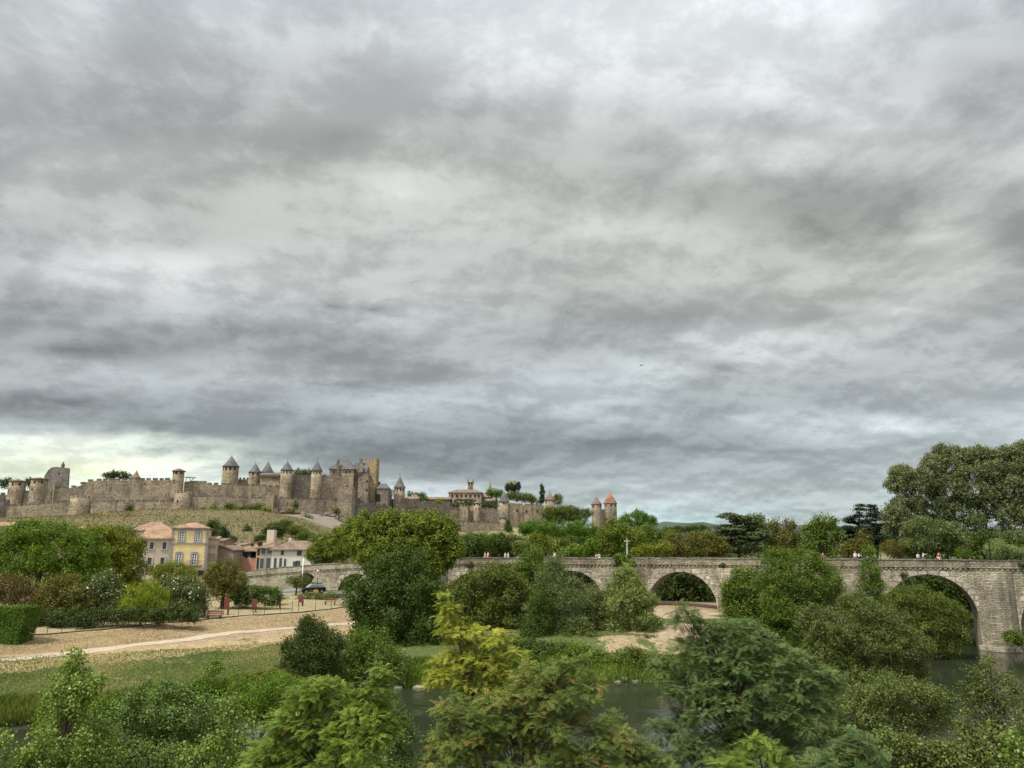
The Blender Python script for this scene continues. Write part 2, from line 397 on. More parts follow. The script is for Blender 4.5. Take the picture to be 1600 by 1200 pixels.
def m_leaf(name, c0, c1, c2, acc=None, af=0.0, trans=.18, gloss=.12, aw=.45):
    """leaf colour varies leaf by leaf (attribute tone) and twig by twig (attribute clump)"""
    m, t, b = newmat(name)
    a = t.new('ShaderNodeAttribute', attribute_name='tone').outputs['Fac']
    c = t.new('ShaderNodeAttribute', attribute_name='clump').outputs['Fac']
    f = t.math('ADD', t.math('MULTIPLY', a, .36), t.math('MULTIPLY', c, .64))
    col = t.ramp(f, [(.12, c0), (.5, c1), (.86, c2)])
    if acc:
        k = t.math('GREATER_THAN', t.math('ADD', t.math('MULTIPLY', a, aw), t.math('MULTIPLY', c, 1-aw)), 1-af)
        col = t.mix(k, col, acc)
    col = t.vmath('MULTIPLY', col, (1.20, 1.24, .92))
    t.link(col, b.inputs['Base Color'])
    b.inputs['Roughness'].default_value = .55; b.inputs['Specular IOR Level'].default_value = gloss
    tr = t.new('ShaderNodeBsdfTranslucent'); t.link(t.vmath('MULTIPLY', col, (1.4, 1.35, .55)), tr.inputs[0])
    mx = t.new('ShaderNodeMixShader'); mx.inputs[0].default_value = trans
    t.link(b.outputs[0], mx.inputs[1]); t.link(tr.outputs[0], mx.inputs[2]); t.link(mx.outputs[0], t.n['Material Output'].inputs[0])
    return m
# ================================================================== SETTING
STONE = m_stone('castle_stone', (.335, .28, .195), (.265, .225, .165), (.115, .10, .08), bscale=1.3, blot=.03, bump=.6)
STONE_W = m_stone('castle_stone_warm', (.39, .32, .22), (.285, .235, .165), (.14, .115, .088), bscale=1.3, blot=.05, bump=.6)
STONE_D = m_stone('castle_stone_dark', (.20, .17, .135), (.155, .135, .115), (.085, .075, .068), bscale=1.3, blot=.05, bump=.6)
BSTONE = m_stone('bridge_stone', (.45, .41, .305), (.35, .315, .235), (.14, .12, .088), bscale=.5, row=.22, streak=.9, blot=.09, bump=.9, z_top=11.4)
BSTONE2 = m_stone('bridge_voussoir_stone', (.42, .375, .295), (.33, .30, .24), (.2, .17, .14), bscale=.8, row=.5, streak=.5, blot=.2, bump=.7)
COPING = m_stone('coping_stone', (.26, .24, .20), (.16, .15, .13), (.09, .085, .075), bscale=1.2, blot=.3, bump=.5)
SLATE = m_roof('slate', (.085, .088, .09), (.125, .128, .125), .8, stripe=False)
TILE = m_roof('terracotta_tile', (.22, .12, .075), (.50, .36, .24), 1.6)
TILE_O = m_roof('old_tile', (.12, .088, .066), (.32, .24, .17), 1.6)
TILE_B = m_roof('brown_tile', (.13, .095, .075), (.22, .165, .125), .8, stripe=False)
TILE_R = m_roof('orange_tile', (.23, .11, .07), (.29, .155, .10), .8, stripe=False)
DARK = m_plain('opening_shadow', (.02, .02, .022), .6)
WOOD = m_plain('old_wood', (.10, .075, .055), .9)
BARK = m_plain('bark', (.09, .07, .055), .95, var=.35, scale=6)
BARKP = m_plain('pale_bark', (.24, .22, .18), .95, var=.4, scale=4)
WHITEP = m_plain('white_paint', (.72, .72, .70), .6, var=.05)
METAL = m_plain('dark_metal', (.05, .05, .055), .5, .4, var=.1)

# ---- ground sheet
def make_ground():
    cols = np.concatenate([np.arange(-900, -20, 40), np.arange(-20, 1700, 7.5), np.arange(1700, 2600, 40)])
    Ys = np.concatenate([np.array([5, 12, 20, 30, 36, 40, 43, 50, 56]), np.arange(58, 125, .55), 125*np.exp(np.arange(0, 4.0, .017))])
    C, YY = np.meshgrid(cols, Ys)
    X = (C-800)/1229.0*YY
    c = C.ravel(); x = X.ravel(); y = YY.ravel()
    z = terrain(x, y)
    n, k = len(Ys), len(cols)
    idx = np.arange(n*k).reshape(n, k)
    Q = np.stack([idx[:-1, :-1], idx[:-1, 1:], idx[1:, 1:], idx[1:, :-1]], -1).reshape(-1, 4)
    # land cover
    pathY = np.interp(c, [0, 230, 400, 545, 700], [73, 81.5, 88, 98, 112])
    fenY = np.interp(c, [0, 45, 230, 450, 550, 700], [82, 83.5, 91.7, 106, 116, 135])
    col = np.tile(np.array([.10, .105, .045]), (len(c), 1)); grn = np.full(len(c), .55)
    def setm(m, cc, gg): col[m] = cc; grn[m] = gg
    jit = 14*np.sin(y*.9+2*np.sin(y*.31))+9*np.sin(y*2.3+x*.4)
    left = (c+jit) < 640
    setm(left & (y < pathY), (.24, .205, .12), .68)
    setm(left & (y < pathY) & (y > pathY-4), (.34, .26, .15), .40)
    setm(left & (y >= pathY) & (y < fenY), (.30, .23, .148), .12)
    setm(left & (y >= fenY) & (y < 140), (.30, .26, .15), .34)
    setm(left & (y >= 140) & (y < 200), (.30, .26, .17), .5)
    setm((y >= 200) & (y < 445), (.165, .137, .085), .42)
    setm((y >= 200) & (y < 430) & (c+jit*1.5 > 500), (.16, .14, .08), .6)
    setm((y >= 436), (.27, .235, .14), .50)
    setm((c >= 430) & (c < 640) & (y > 432), (.22, .19, .16), .3)
    setm(z < .3, (.045, .042, .03), 0)
    cj = c+jit*1.6; yj = y+1.2*np.sin(x*.7)+.8*np.sin(x*1.9)
    m = (cj > 975) & (cj < 1135) & (yj > 94-(cj-975)*.03) & (y < 128); setm(m, (.33, .262, .185), .10)
    m = (cj > 935) & (cj < 1160) & (yj > 107) & (yj < 114); setm(m, (.38, .28, .16), .62)
    m = (c > 640) & (c < 1160) & (y > 80) & (y < 97); setm(m, (.19, .165, .09), .66)
    m = (c > 930) & (c < 1100) & (y > 91+np.sin(x)) & (y < 97); setm(m, (.30, .24, .15), .50)
    m = (c > 985) & (c < 1150) & (y > 122) & (y < 150); setm(m, (.30, .22, .14), .1)
    setm(y > 640, (.06, .08, .04), .8); setm((c > 640) & (y > 135) & (y < 400), (.055, .055, .03), .15)
    mat, t, b = newmat('ground_cover')
    pos = t.new('ShaderNodeNewGeometry').outputs['Position']
    base = t.new('ShaderNodeAttribute', attribute_name='cover').outputs['Color']
    gr = t.new('ShaderNodeAttribute', attribute_name='green').outputs['Fac']
    n1 = t.noise(pos, .35, 7, .68, .3); n2 = t.noise(pos, 3.0, 5, .7); n3 = t.noise(pos, .03, 3, .6)
    nn = t.math('ADD', t.math('MULTIPLY', n1.outputs[0], .75), t.math('MULTIPLY', n3.outputs[0], .25))
    thr = t.math('SUBTRACT', t.math('MULTIPLY', gr, .55), t.math('SUBTRACT', nn, .24))
    k_ = t.maprange(thr, -.02, .05, 0, 1, True)
    green = t.ramp(n2.outputs[0], [(.25, (.042, .062, .018)), (.5, (.085, .108, .036)), (.8, (.16, .175, .07))])
    st = t.vmath('SCALE', base, t.maprange(n2.outputs[0], .3, .7, .68, 1.3))
    n4 = t.noise(pos, .9, 4, .6)
    st = t.vmath('SCALE', st, t.maprange(n4.outputs[0], .3, .7, .8, 1.2))
    t.link(t.mix(k_, st, green), b.inputs['Base Color'])
    bp = t.new('ShaderNodeBump'); bp.inputs['Strength'].default_value = .8; bp.inputs['Distance'].default_value = .25
    t.link(n2.outputs[0], bp.inputs['Height']); t.link(bp.outputs[0], b.inputs['Normal'])
    b.inputs['Roughness'].default_value = .98; b.inputs['Specular IOR Level'].default_value = .05
    o = npmesh('ground', np.stack([x, y, z], 1), Q, mat, attrs={'cover': ('POINT', 'FLOAT_COLOR', np.concatenate([col, np.ones((len(c), 1))], 1)), 'green': ('POINT', 'FLOAT', grn)}, smooth=True)
    tag(o, kind='structure')
make_ground()

# ---- river
def make_water():
    mat, t, b = newmat('river_water')
    pos = t.new('ShaderNodeNewGeometry').outputs['Position']
    mp = t.new('ShaderNodeMapping'); mp.inputs['Scale'].default_value = (.55, 1.3, 1); mp.inputs['Rotation'].default_value = (0, 0, R(20)); t.link(pos, mp.inputs[0])
    n1 = t.noise(mp.outputs[0], 1.1, 5, .6, .5); n2 = t.noise(mp.outputs[0], .16, 3, .6, .6)
    b.inputs['Base Color'].default_value = (.024, .029, .018, 1)
    b.inputs['Roughness'].default_value = .06; b.inputs['Specular IOR Level'].default_value = .5; b.inputs['IOR'].default_value = 1.33
    rap = t.maprange(n2.outputs[0], .48, .62, 0, 1, True)
    sx = t.new('ShaderNodeSeparateXYZ'); t.link(pos, sx.inputs[0])
    calm = t.maprange(sx.outputs[0], 22, 45, 1, .12)
    bp = t.new('ShaderNodeBump'); bp.inputs['Distance'].default_value = .09
    t.link(t.math('MULTIPLY', t.math('MULTIPLY_ADD', rap, .75, .12), calm), bp.inputs['Strength'])
    t.link(n1.outputs[0], bp.inputs['Height']); t.link(bp.outputs[0], b.inputs['Normal'])
    xs = np.linspace(-260, 420, 41); ys = np.linspace(-60, 260, 21)
    X, Y = np.meshgrid(xs, ys); idx = np.arange(X.size).reshape(X.shape)
    Q = np.stack([idx[:-1, :-1], idx[:-1, 1:], idx[1:, 1:], idx[1:, :-1]], -1).reshape(-1, 4)
    o = npmesh('river', np.stack([X.ravel(), Y.ravel(), np.zeros(X.size)], 1), Q, mat, smooth=True)
    tag(o, kind='structure')
make_water()

# ---- footpath on the meadow slope
def strip(name, pix, zoff, w, mat, n=60, fit=True, poly=False):
    P = [gp(a, b, z) for a, b, z in pix]
    for it in range(3 if fit else 0):
        P = [Vector((p.x, p.y, tz(p.x, p.y))) for p in P]
        P = [gp(a, b, p.z) for (a, b, _), p in zip(pix, P)]
    if poly:
        k = np.polyfit([p.x for p in P], [p.y for p in P], 2); P = [Vector((x, float(np.polyval(k, x)), 0)) for x in np.linspace(P[0].x, P[-1].x, 12)]; P = [Vector((p.x, p.y, tz(p.x, p.y))) for p in P]
    t = np.linspace(0, len(P)-1, n); i = np.clip(t.astype(int), 0, len(P)-2); f = t-i
    A = np.array(P); C = A[i]*(1-f)[:, None]+A[i+1]*f[:, None]
    d = np.gradient(C, axis=0); nrm = np.stack([-d[:, 1], d[:, 0]], 1); nrm /= np.linalg.norm(nrm, axis=1)[:, None]
    rows_ = []
    for s in np.linspace(-.5, .5, 5):
        q = C[:, :2]+nrm*s*w*(1+.06*np.sin(t*3)[:, None]); z = terrain(q[:, 0], q[:, 1])+zoff-(.05 if abs(s) > .4 else 0)
        rows_.append(np.column_stack([q, z]))
    V = np.concatenate(rows_); idx = np.arange(len(V)).reshape(5, n)
    Q = np.stack([idx[:-1, :-1], idx[:-1, 1:], idx[1:, 1:], idx[1:, :-1]], -1).reshape(-1, 4)
    o = npmesh(name, V, Q, mat, smooth=True); tag(o, kind='structure'); return o
GRAVEL = m_plain('pale_gravel', (.38, .32, .24), .95, var=.14, scale=1.5)
strip('footpath', [(-60, 1036, 3.3), (0, 1031, 3.4), (120, 1021, 3.5), (230, 1011, 3.6), (330, 1001, 3.8), (430, 992, 3.9), (545, 982, 4.1), (600, 976, 4.3)], .07, 1.6, GRAVEL, 160, poly=True)
strip('hill_path', [(170, 808, 34), (250, 806, 35), (330, 803.5, 36), (380, 803.5, 36), (430, 808, 34), (462, 820, 30), (498, 838, 24), (520, 850, 20)], .35, 3.0, m_plain('hill_gravel', (.46, .38, .25), .95, var=.2, scale=.5), 90)
ROADM = m_plain('asphalt', (.19, .185, .18), .9, var=.1)
strip('road', [(395, 925, 5.6), (440, 921.5, 5.8), (500, 920, 5.9), (560, 916, 6.0), (620, 912, 6.0)], .12, 6.5, ROADM, 60)

# ---- far hills
def hills():
    cols = np.arange(-400, 2100, 20.0); Ys = np.linspace(2600, 6000, 24)
    C, YY = np.meshgrid(cols, Ys); X = (C-800)/1229*YY
    ridge_y = np.interp(C, [-400, 600, 900, 990, 1040, 1075, 1110, 1150, 1200, 1260, 1400, 2100], [825, 832, 828, 822, 818, 816, 819, 823, 818, 822, 826, 822])
    top = CAMZ+(862-ridge_y)/1232*4300
    prof = np.clip(1-np.abs((YY-4300)/1700), 0, 1); prof = prof*prof*(3-2*prof)
    Z = 5+(top-5)*prof*(1+.03*np.sin(C*.11)+.02*np.sin(C*.23+1))
    idx = np.arange(C.size).reshape(C.shape)
    Q = np.stack([idx[:-1, :-1], idx[:-1, 1:], idx[1:, 1:], idx[1:, :-1]], -1).reshape(-1, 4)
    m = m_plain('hazy_hill_woods', (.05, .07, .052), 1, var=.35, scale=.01)  # bluish haze of distance is put into the woods' base colour
    o = npmesh('hills', np.stack([X.ravel(), YY.ravel(), Z.ravel()], 1), Q, m, smooth=True); tag(o, kind='structure')
hills()

# ================================================================== BRIDGE
B0 = Vector((.533*111, 111.0)); BD = Vector((-16.2, 6.66)).normalized(); BN = Vector((-BD.y, BD.x))
if BN.y < 0: BN = -BN
BW = 5.6
def s_at(px, z=11.5):       # distance along the bridge face seen in image column px at height z
    t = (px-800)/1229.0
    for _ in range(5):
        s = (t*B0.y-B0.x)/(BD.x-t*BD.y); t = (px-800)/F*(cs_+(z-CAMZ)*sn_/(B0.y+s*BD.y))
    return (t*B0.y-B0.x)/(BD.x-t*BD.y)
def bpt(s, off=0.0): return B0+BD*s+BN*off
def z_at(s, py): p = bpt(s); return at(0, py, p.y).z
TOPP = [(1800, 878), (1600, 876), (1480, 874), (1100, 871.5), (720, 871), (640, 874.5), (541, 879), (505, 880.8), (429, 887), (392, 891), (340, 897), (300, 903)]
TS = [s_at(p) for p, _ in TOPP]; TZ = [z_at(s, y) for s, (_, y) in zip(TS, TOPP)]
def ztop(s): return float(np.interp(s, TS, TZ))
ARCH = [(1593, 1800, 899), (1383, 1530, 897), (1187, 1312, 895), (1011, 1121, 893), (845, 944, 891.5), (700, 785, 893), (602, 668, 895), (526, 585, 896), (457, 496, 895)]
bridge = thing('stone_bridge', 'long medieval stone arch bridge spanning the river in front of the trees', 'bridge', (*bpt(0), 0))
arcs = []
for a, b, cy_ in ARCH:
    s1, s0 = s_at(a, 4.5), s_at(b, 4.5)    # s increases to the left
    sm = (s0+s1)/2; zcr = z_at(sm, cy_); r = (s1-s0)/2
    arcs.append((s0, s1, sm, r, zcr))
smin, smax = arcs[0][0]-6, s_at(300)
PAR = .78      # parapet height above deck
def build_bridge():
    body = MB(); samples = [smin]
    for s0, s1, sm, r, zcr in arcs:
        samples += [s0]+[sm-r*math.cos(math.pi*k/24) for k in range(1, 24)]+[s1]
    allx = sorted(set([round(s, 4) for s in samples]+[round(s, 4) for s in np.arange(smin, smax, 3.0)]+[smax]))
    def bot(s, side):
        for s0, s1, sm, r, zcr in arcs:
            if s0-1e-3 <= s <= s1+1e-3:
                if abs(s-s0) < 2e-3 and side < 0: break
                if abs(s-s1) < 2e-3 and side > 0: break
                hr = min(r, zcr-1.0)
                return zcr-r+math.sqrt(max(r*r-(s-sm)**2, 0))
        return -1.6
    for a, b in zip(allx[:-1], allx[1:]):
        za, zb = bot(a, 1), bot(b, -1)
        ta, tb = ztop(a)-PAR-.32, ztop(b)-PAR-.32
        fa, fb, ba, bb = bpt(a), bpt(b), bpt(a, BW), bpt(b, BW)
        P = [(*fa, za), (*fb, zb), (*fb, tb), (*fa, ta), (*ba, za), (*bb, zb), (*bb, tb), (*ba, ta)]
        body.add(P, [(0, 1, 2, 3), (7, 6, 5, 4), (0, 4, 5, 1), (3, 2, 6, 7)])
    for s0, s1, sm, r, zcr in arcs:      # jambs below the springing
        for s in (s0, s1):
            p, q = bpt(s), bpt(s, BW); zs = zcr-r
            body.add([(*p, -1.6), (*q, -1.6), (*q, zs), (*p, zs)], [(0, 1, 2, 3)])
    me = body.obj('arcade_wall', BSTONE, bridge)
    # voussoir rings, slightly proud
    for s0, s1, sm, r, zcr in arcs:
        m = MB(); N = max(19, int(r*4.2)); zs = zcr-r; th = .9
        for k in range(N):
            a0 = math.pi*(k+.03)/N; a1 = math.pi*(k+.97)/N; tt = th*(1+.12*((k*7) % 3-1)); pr = .03+.012*((k*5) % 4)
            for zsgn in (1,):
                P = []
                for off in (-pr, .25):
                    for (rr, aa) in ((r-.015, a0), (r-.015, a1), (r+tt, a1), (r+tt, a0)):
                        q = bpt(sm-rr*math.cos(aa), off); P.append((*q, zs+rr*math.sin(aa)))
                m.add(P, [(0, 1, 2, 3), (7, 6, 5, 4), (0, 4, 5, 1), (3, 2, 6, 7), (0, 3, 7, 4), (1, 5, 6, 2)])
        m.obj('voussoir_ring', BSTONE2, bridge)
    # corbel course, parapet, coping
    cb = MB(); s = smin
    while s < smax-12:
        p = bpt(s, -.05); z = ztop(s)-PAR-.32
        cb.box((p.x, p.y, z-.17), (random.uniform(.2, .34), .22, random.uniform(.2, .34)), math.atan2(BD.y, BD.x)); s += .62
    xs0 = list(np.arange(smin, smax-12, 3.0))
    for a, b in zip(xs0[:-1], xs0[1:]):
        za, zb = ztop(a)-PAR-.32, ztop(b)-PAR-.32; P = [(*bpt(a, -.07), za-.09), (*bpt(b, -.07), zb-.09), (*bpt(b, .1), zb-.09), (*bpt(a, .1), za-.09), (*bpt(a, -.07), za-.002), (*bpt(b, -.07), zb-.002), (*bpt(b, .1), zb-.002), (*bpt(a, .1), za-.002)]
        cb.add(P, [(0, 1, 5, 4), (0, 3, 2, 1), (4, 5, 6, 7)])
    cb.obj('corbel_course', BSTONE, bridge)
    pars = [MB(), MB()]; cops = [MB(), MB()]; dk = MB(); xs = list(np.arange(smin, smax, 2.0))
    for a, b in zip(xs[:-1], xs[1:]):
        za, zb = ztop(a), ztop(b)
        for par, cop, (o0, o1) in ((pars[0], cops[0], (-.22, .20)), (pars[1], cops[1], (BW-.2, BW+.22))):
            P = [(*bpt(a, o0), za-PAR-.32), (*bpt(b, o0), zb-PAR-.32), (*bpt(b, o1), zb-PAR-.32), (*bpt(a, o1), za-PAR-.32),
                 (*bpt(a, o0), za-.16), (*bpt(b, o0), zb-.16), (*bpt(b, o1), zb-.16), (*bpt(a, o1), za-.16)]
            par.add(P, [(0, 1, 5, 4), (1, 2, 6, 5), (2, 3, 7, 6), (3, 0, 4, 7), (4, 5, 6, 7)])
            h = random.uniform(-.03, .03)
            P = [(*bpt(a+.02, o0-.07), za-.16), (*bpt(b-.02, o0-.07), zb-.16), (*bpt(b-.02, o1+.05), zb-.16), (*bpt(a+.02, o1+.05), za-.16),
                 (*bpt(a+.02, o0-.07), za+h), (*bpt(b-.02, o0-.07), zb+h), (*bpt(b-.02, o1+.05), zb+h), (*bpt(a+.02, o1+.05), za+h)]
            cop.add(P, [(0, 1, 5, 4), (1, 2, 6, 5), (2, 3, 7, 6), (3, 0, 4, 7), (4, 5, 6, 7)])
        dk.add([(*bpt(a, .2), za-PAR), (*bpt(b, .2), zb-PAR), (*bpt(b, BW-.2), zb-PAR), (*bpt(a, BW-.2), za-PAR)], [(0, 1, 2, 3)])
    [q.obj('parapet', BSTONE, bridge) for q in pars]; [q.obj('coping', COPING, bridge) for q in cops]; dk.obj('deck', COPING, bridge)
    # cutwaters on the piers
    for i in range(len(arcs)-1):
        a, b = arcs[i][1], arcs[i+1][0]
        if b-a < 1.0 or i > 5: continue
        m = MB(); zt = ztop((a+b)/2)-PAR-.75; w = (b-a); pr = min(1.7, w*.45)
        pts = [bpt(a+.1, .3), bpt(a+.1, 0), bpt(a+w*.25, -pr*.8), bpt(a+w*.5, -pr), bpt(a+w*.75, -pr*.8), bpt(b-.1, 0), bpt(b-.1, .3)]
        m.prism([(p.x, p.y) for p in pts], .35, zt)
        m.obj('cutwater', BSTONE, bridge)
        m = MB(); pts = [bpt(a-.45, .5), bpt(a-.45, -.35), bpt(a+w*.25, -pr*.8-.6), bpt(a+w*.5, -pr-.7), bpt(a+w*.75, -pr*.8-.6), bpt(b+.45, -.35), bpt(b+.45, .5)]
        m.prism([(p.x, p.y) for p in pts], -1.5, .62); m.obj('plinth', BSTONE2, bridge)
build_bridge()
# ================================================================== FORTRESS
def Yc(px): return float(np.interp(px, [-100, 0, 130, 290, 430, 540, 600, 720, 790, 850, 960, 1040], [448, 455, 462, 466, 476, 490, 505, 532, 542, 556, 600, 640]))
WG = 'curtain walls of the fortress'
TG = 'fortress towers'
def castle_wall(label, pts, yo=0.0, thick=2.2, merl=True, mat=None, cat='wall', name='castle_wall', mw=2.6, mg=1.1, mh=1.35, group=WG):
    mat = mat or STONE
    P = []
    for px, yt, yb in pts:
        Y = Yc(px)+yo; a = at(px, yt, Y); b = at(px, yb, Y); P.append((a.x, Y, a.z, b.z))
    root = thing(name, label, cat, (P[0][0], P[0][1], P[0][3]-2), group)
    body = MB(); mer = MB()
    for (x0, y0, t0, b0), (x1, y1, t1, b1) in zip(P[:-1], P[1:]):
        h = mh if merl else 0
        d = Vector((x1-x0, y1-y0)); L = d.length; d.normalize(); n = Vector((-d.y, d.x))
        if n.y < 0: n = -n
        q = [(x0, y0), (x1, y1), (x1+n.x*thick, y1+n.y*thick), (x0+n.x*thick, y0+n.y*thick)]
        v = [(*q[0], b0-3), (*q[1], b1-3), (*q[2], b1-3), (*q[3], b0-3), (*q[0], t0-h), (*q[1], t1-h), (*q[2], t1-h), (*q[3], t0-h)]
        body.add(v, [(0, 1, 5, 4), (1, 2, 6, 5), (2, 3, 7, 6), (3, 0, 4, 7), (4, 5, 6, 7)])
        if merl:
            s = mg*.5
            while s+mw*.9 < L:
                w = mw*random.uniform(.85, 1.12); hh = h*random.uniform(.85, 1.05)
                c = s+w/2; zt = t0+(t1-t0)*c/L
                mer.box((x0+d.x*c+n.x*.35, y0+d.y*c+n.y*.35, zt-h+hh/2), (w, .7, hh+.02), math.atan2(d.y, d.x))
                s += w+mg*random.uniform(.8, 1.4)
    body.obj('wall_face', mat, root)
    rs = random.Random(int(P[0][0]*10))
    for (x0, y0, t0, b0), (x1, y1, t1, b1) in zip(P[:-1], P[1:]):
        L = math.hypot(x1-x0, y1-y0); k = int(L/15)
        for j in range(k):
            f = (j+rs.uniform(.3, .7))/k; m = MB(); hz = t0+(t1-t0)*f-rs.uniform(2.6, 4.2)
            m.box((x0+(x1-x0)*f, y0+(y1-y0)*f, hz), (rs.uniform(.25, .5), .2, rs.uniform(1.0, 1.8)), math.atan2(y1-y0, x1-x0)); m.obj('arrow_slit', DARK, root)
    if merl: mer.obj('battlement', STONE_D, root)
    return root
def add_windows(root, cx_, cy_, rad, z, n, w, h, spread=.9, a_c=-math.pi/2, mat=None):
    for k in range(n):
        a = a_c+(0 if n == 1 else (k/(n-1)-.5)*2*spread)
        m = MB(); m.box((cx_+math.cos(a)*(rad-.12), cy_+math.sin(a)*(rad-.12), z), (w, .34, h), a+math.pi/2); m.obj('window', mat or DARK, root)
def tower(label, px, wpx, yt, yb, yo=0.0, apex=None, over=1.1, rmat=None, wins=3, wy=None, mat=None, crenel=False, flare=True, batter=1.06, name='castle_tower', wins2=None, group=TG, sides=22, wsize=None, base_drop=3):
    mat = mat or STONE_W
    Y0 = Yc(px)+yo; r = wpx/2*mpp(yt, Y0); Yv = Y0+r
    c = at(px, yt, Yv); zt = c.z; zb = at(px, yb, Y0).z
    root = thing(name, label, 'tower', (c.x, Yv, zb-1), group)
    m = MB(); m.lathe((c.x, Yv, 0), [(r*batter*1.04, zb-base_drop), (r*batter, zb+1.5), (r*1.0, zb+(zt-zb)*.55), (r, zt)], sides); m.obj('tower_wall', mat, root, smooth=True)
    if apex is not None:
        za = at(px, apex, Yv).z; h = za-zt; m = MB()
        R0 = r+over*mpp(yt, Y0)*1.0
        prof = [(R0, -.25), (R0, -.05)]+([(R0*.78, h*.17), (R0*.60, h*.36)] if flare else [])+[(.12, h), (.05, h+.01)]
        m.lathe((c.x, Yv, zt), prof, sides); m.obj('roof', rmat or SLATE, root, smooth=True)
        if h > 4:
            m = MB(); m.tube([(c.x, Yv, za-.2), (c.x, Yv, za+1.8)], [.12, .05], 5); m.obj('finial', METAL, root)
    if crenel:
        m = MB(); N = int(2*math.pi*r/2.6)
        for k in range(N):
            a = 2*math.pi*k/N; m.box((c.x+math.cos(a)*(r-.4), Yv+math.sin(a)*(r-.4), zt+.65), (1.6, .7, 1.4), a+math.pi/2)
        m.obj('battlement', mat, root)
    ws = wsize or (1.1, 1.7)
    if wins:
        z = at(px, wy if wy else yt+4.2, Y0).z; add_windows(root, c.x, Yv, r, z, wins, ws[0], ws[1], .85)
    for (wx, wyy) in (wins2 or []):
        a = -math.acos(max(-1, min(1, (wx-px)/(wpx/2)*.98))); z = at(px, wyy, Y0).z
        add_windows(root, c.x, Yv, r*1.01, z, 1, .7, 1.8, 0, a)
    return root
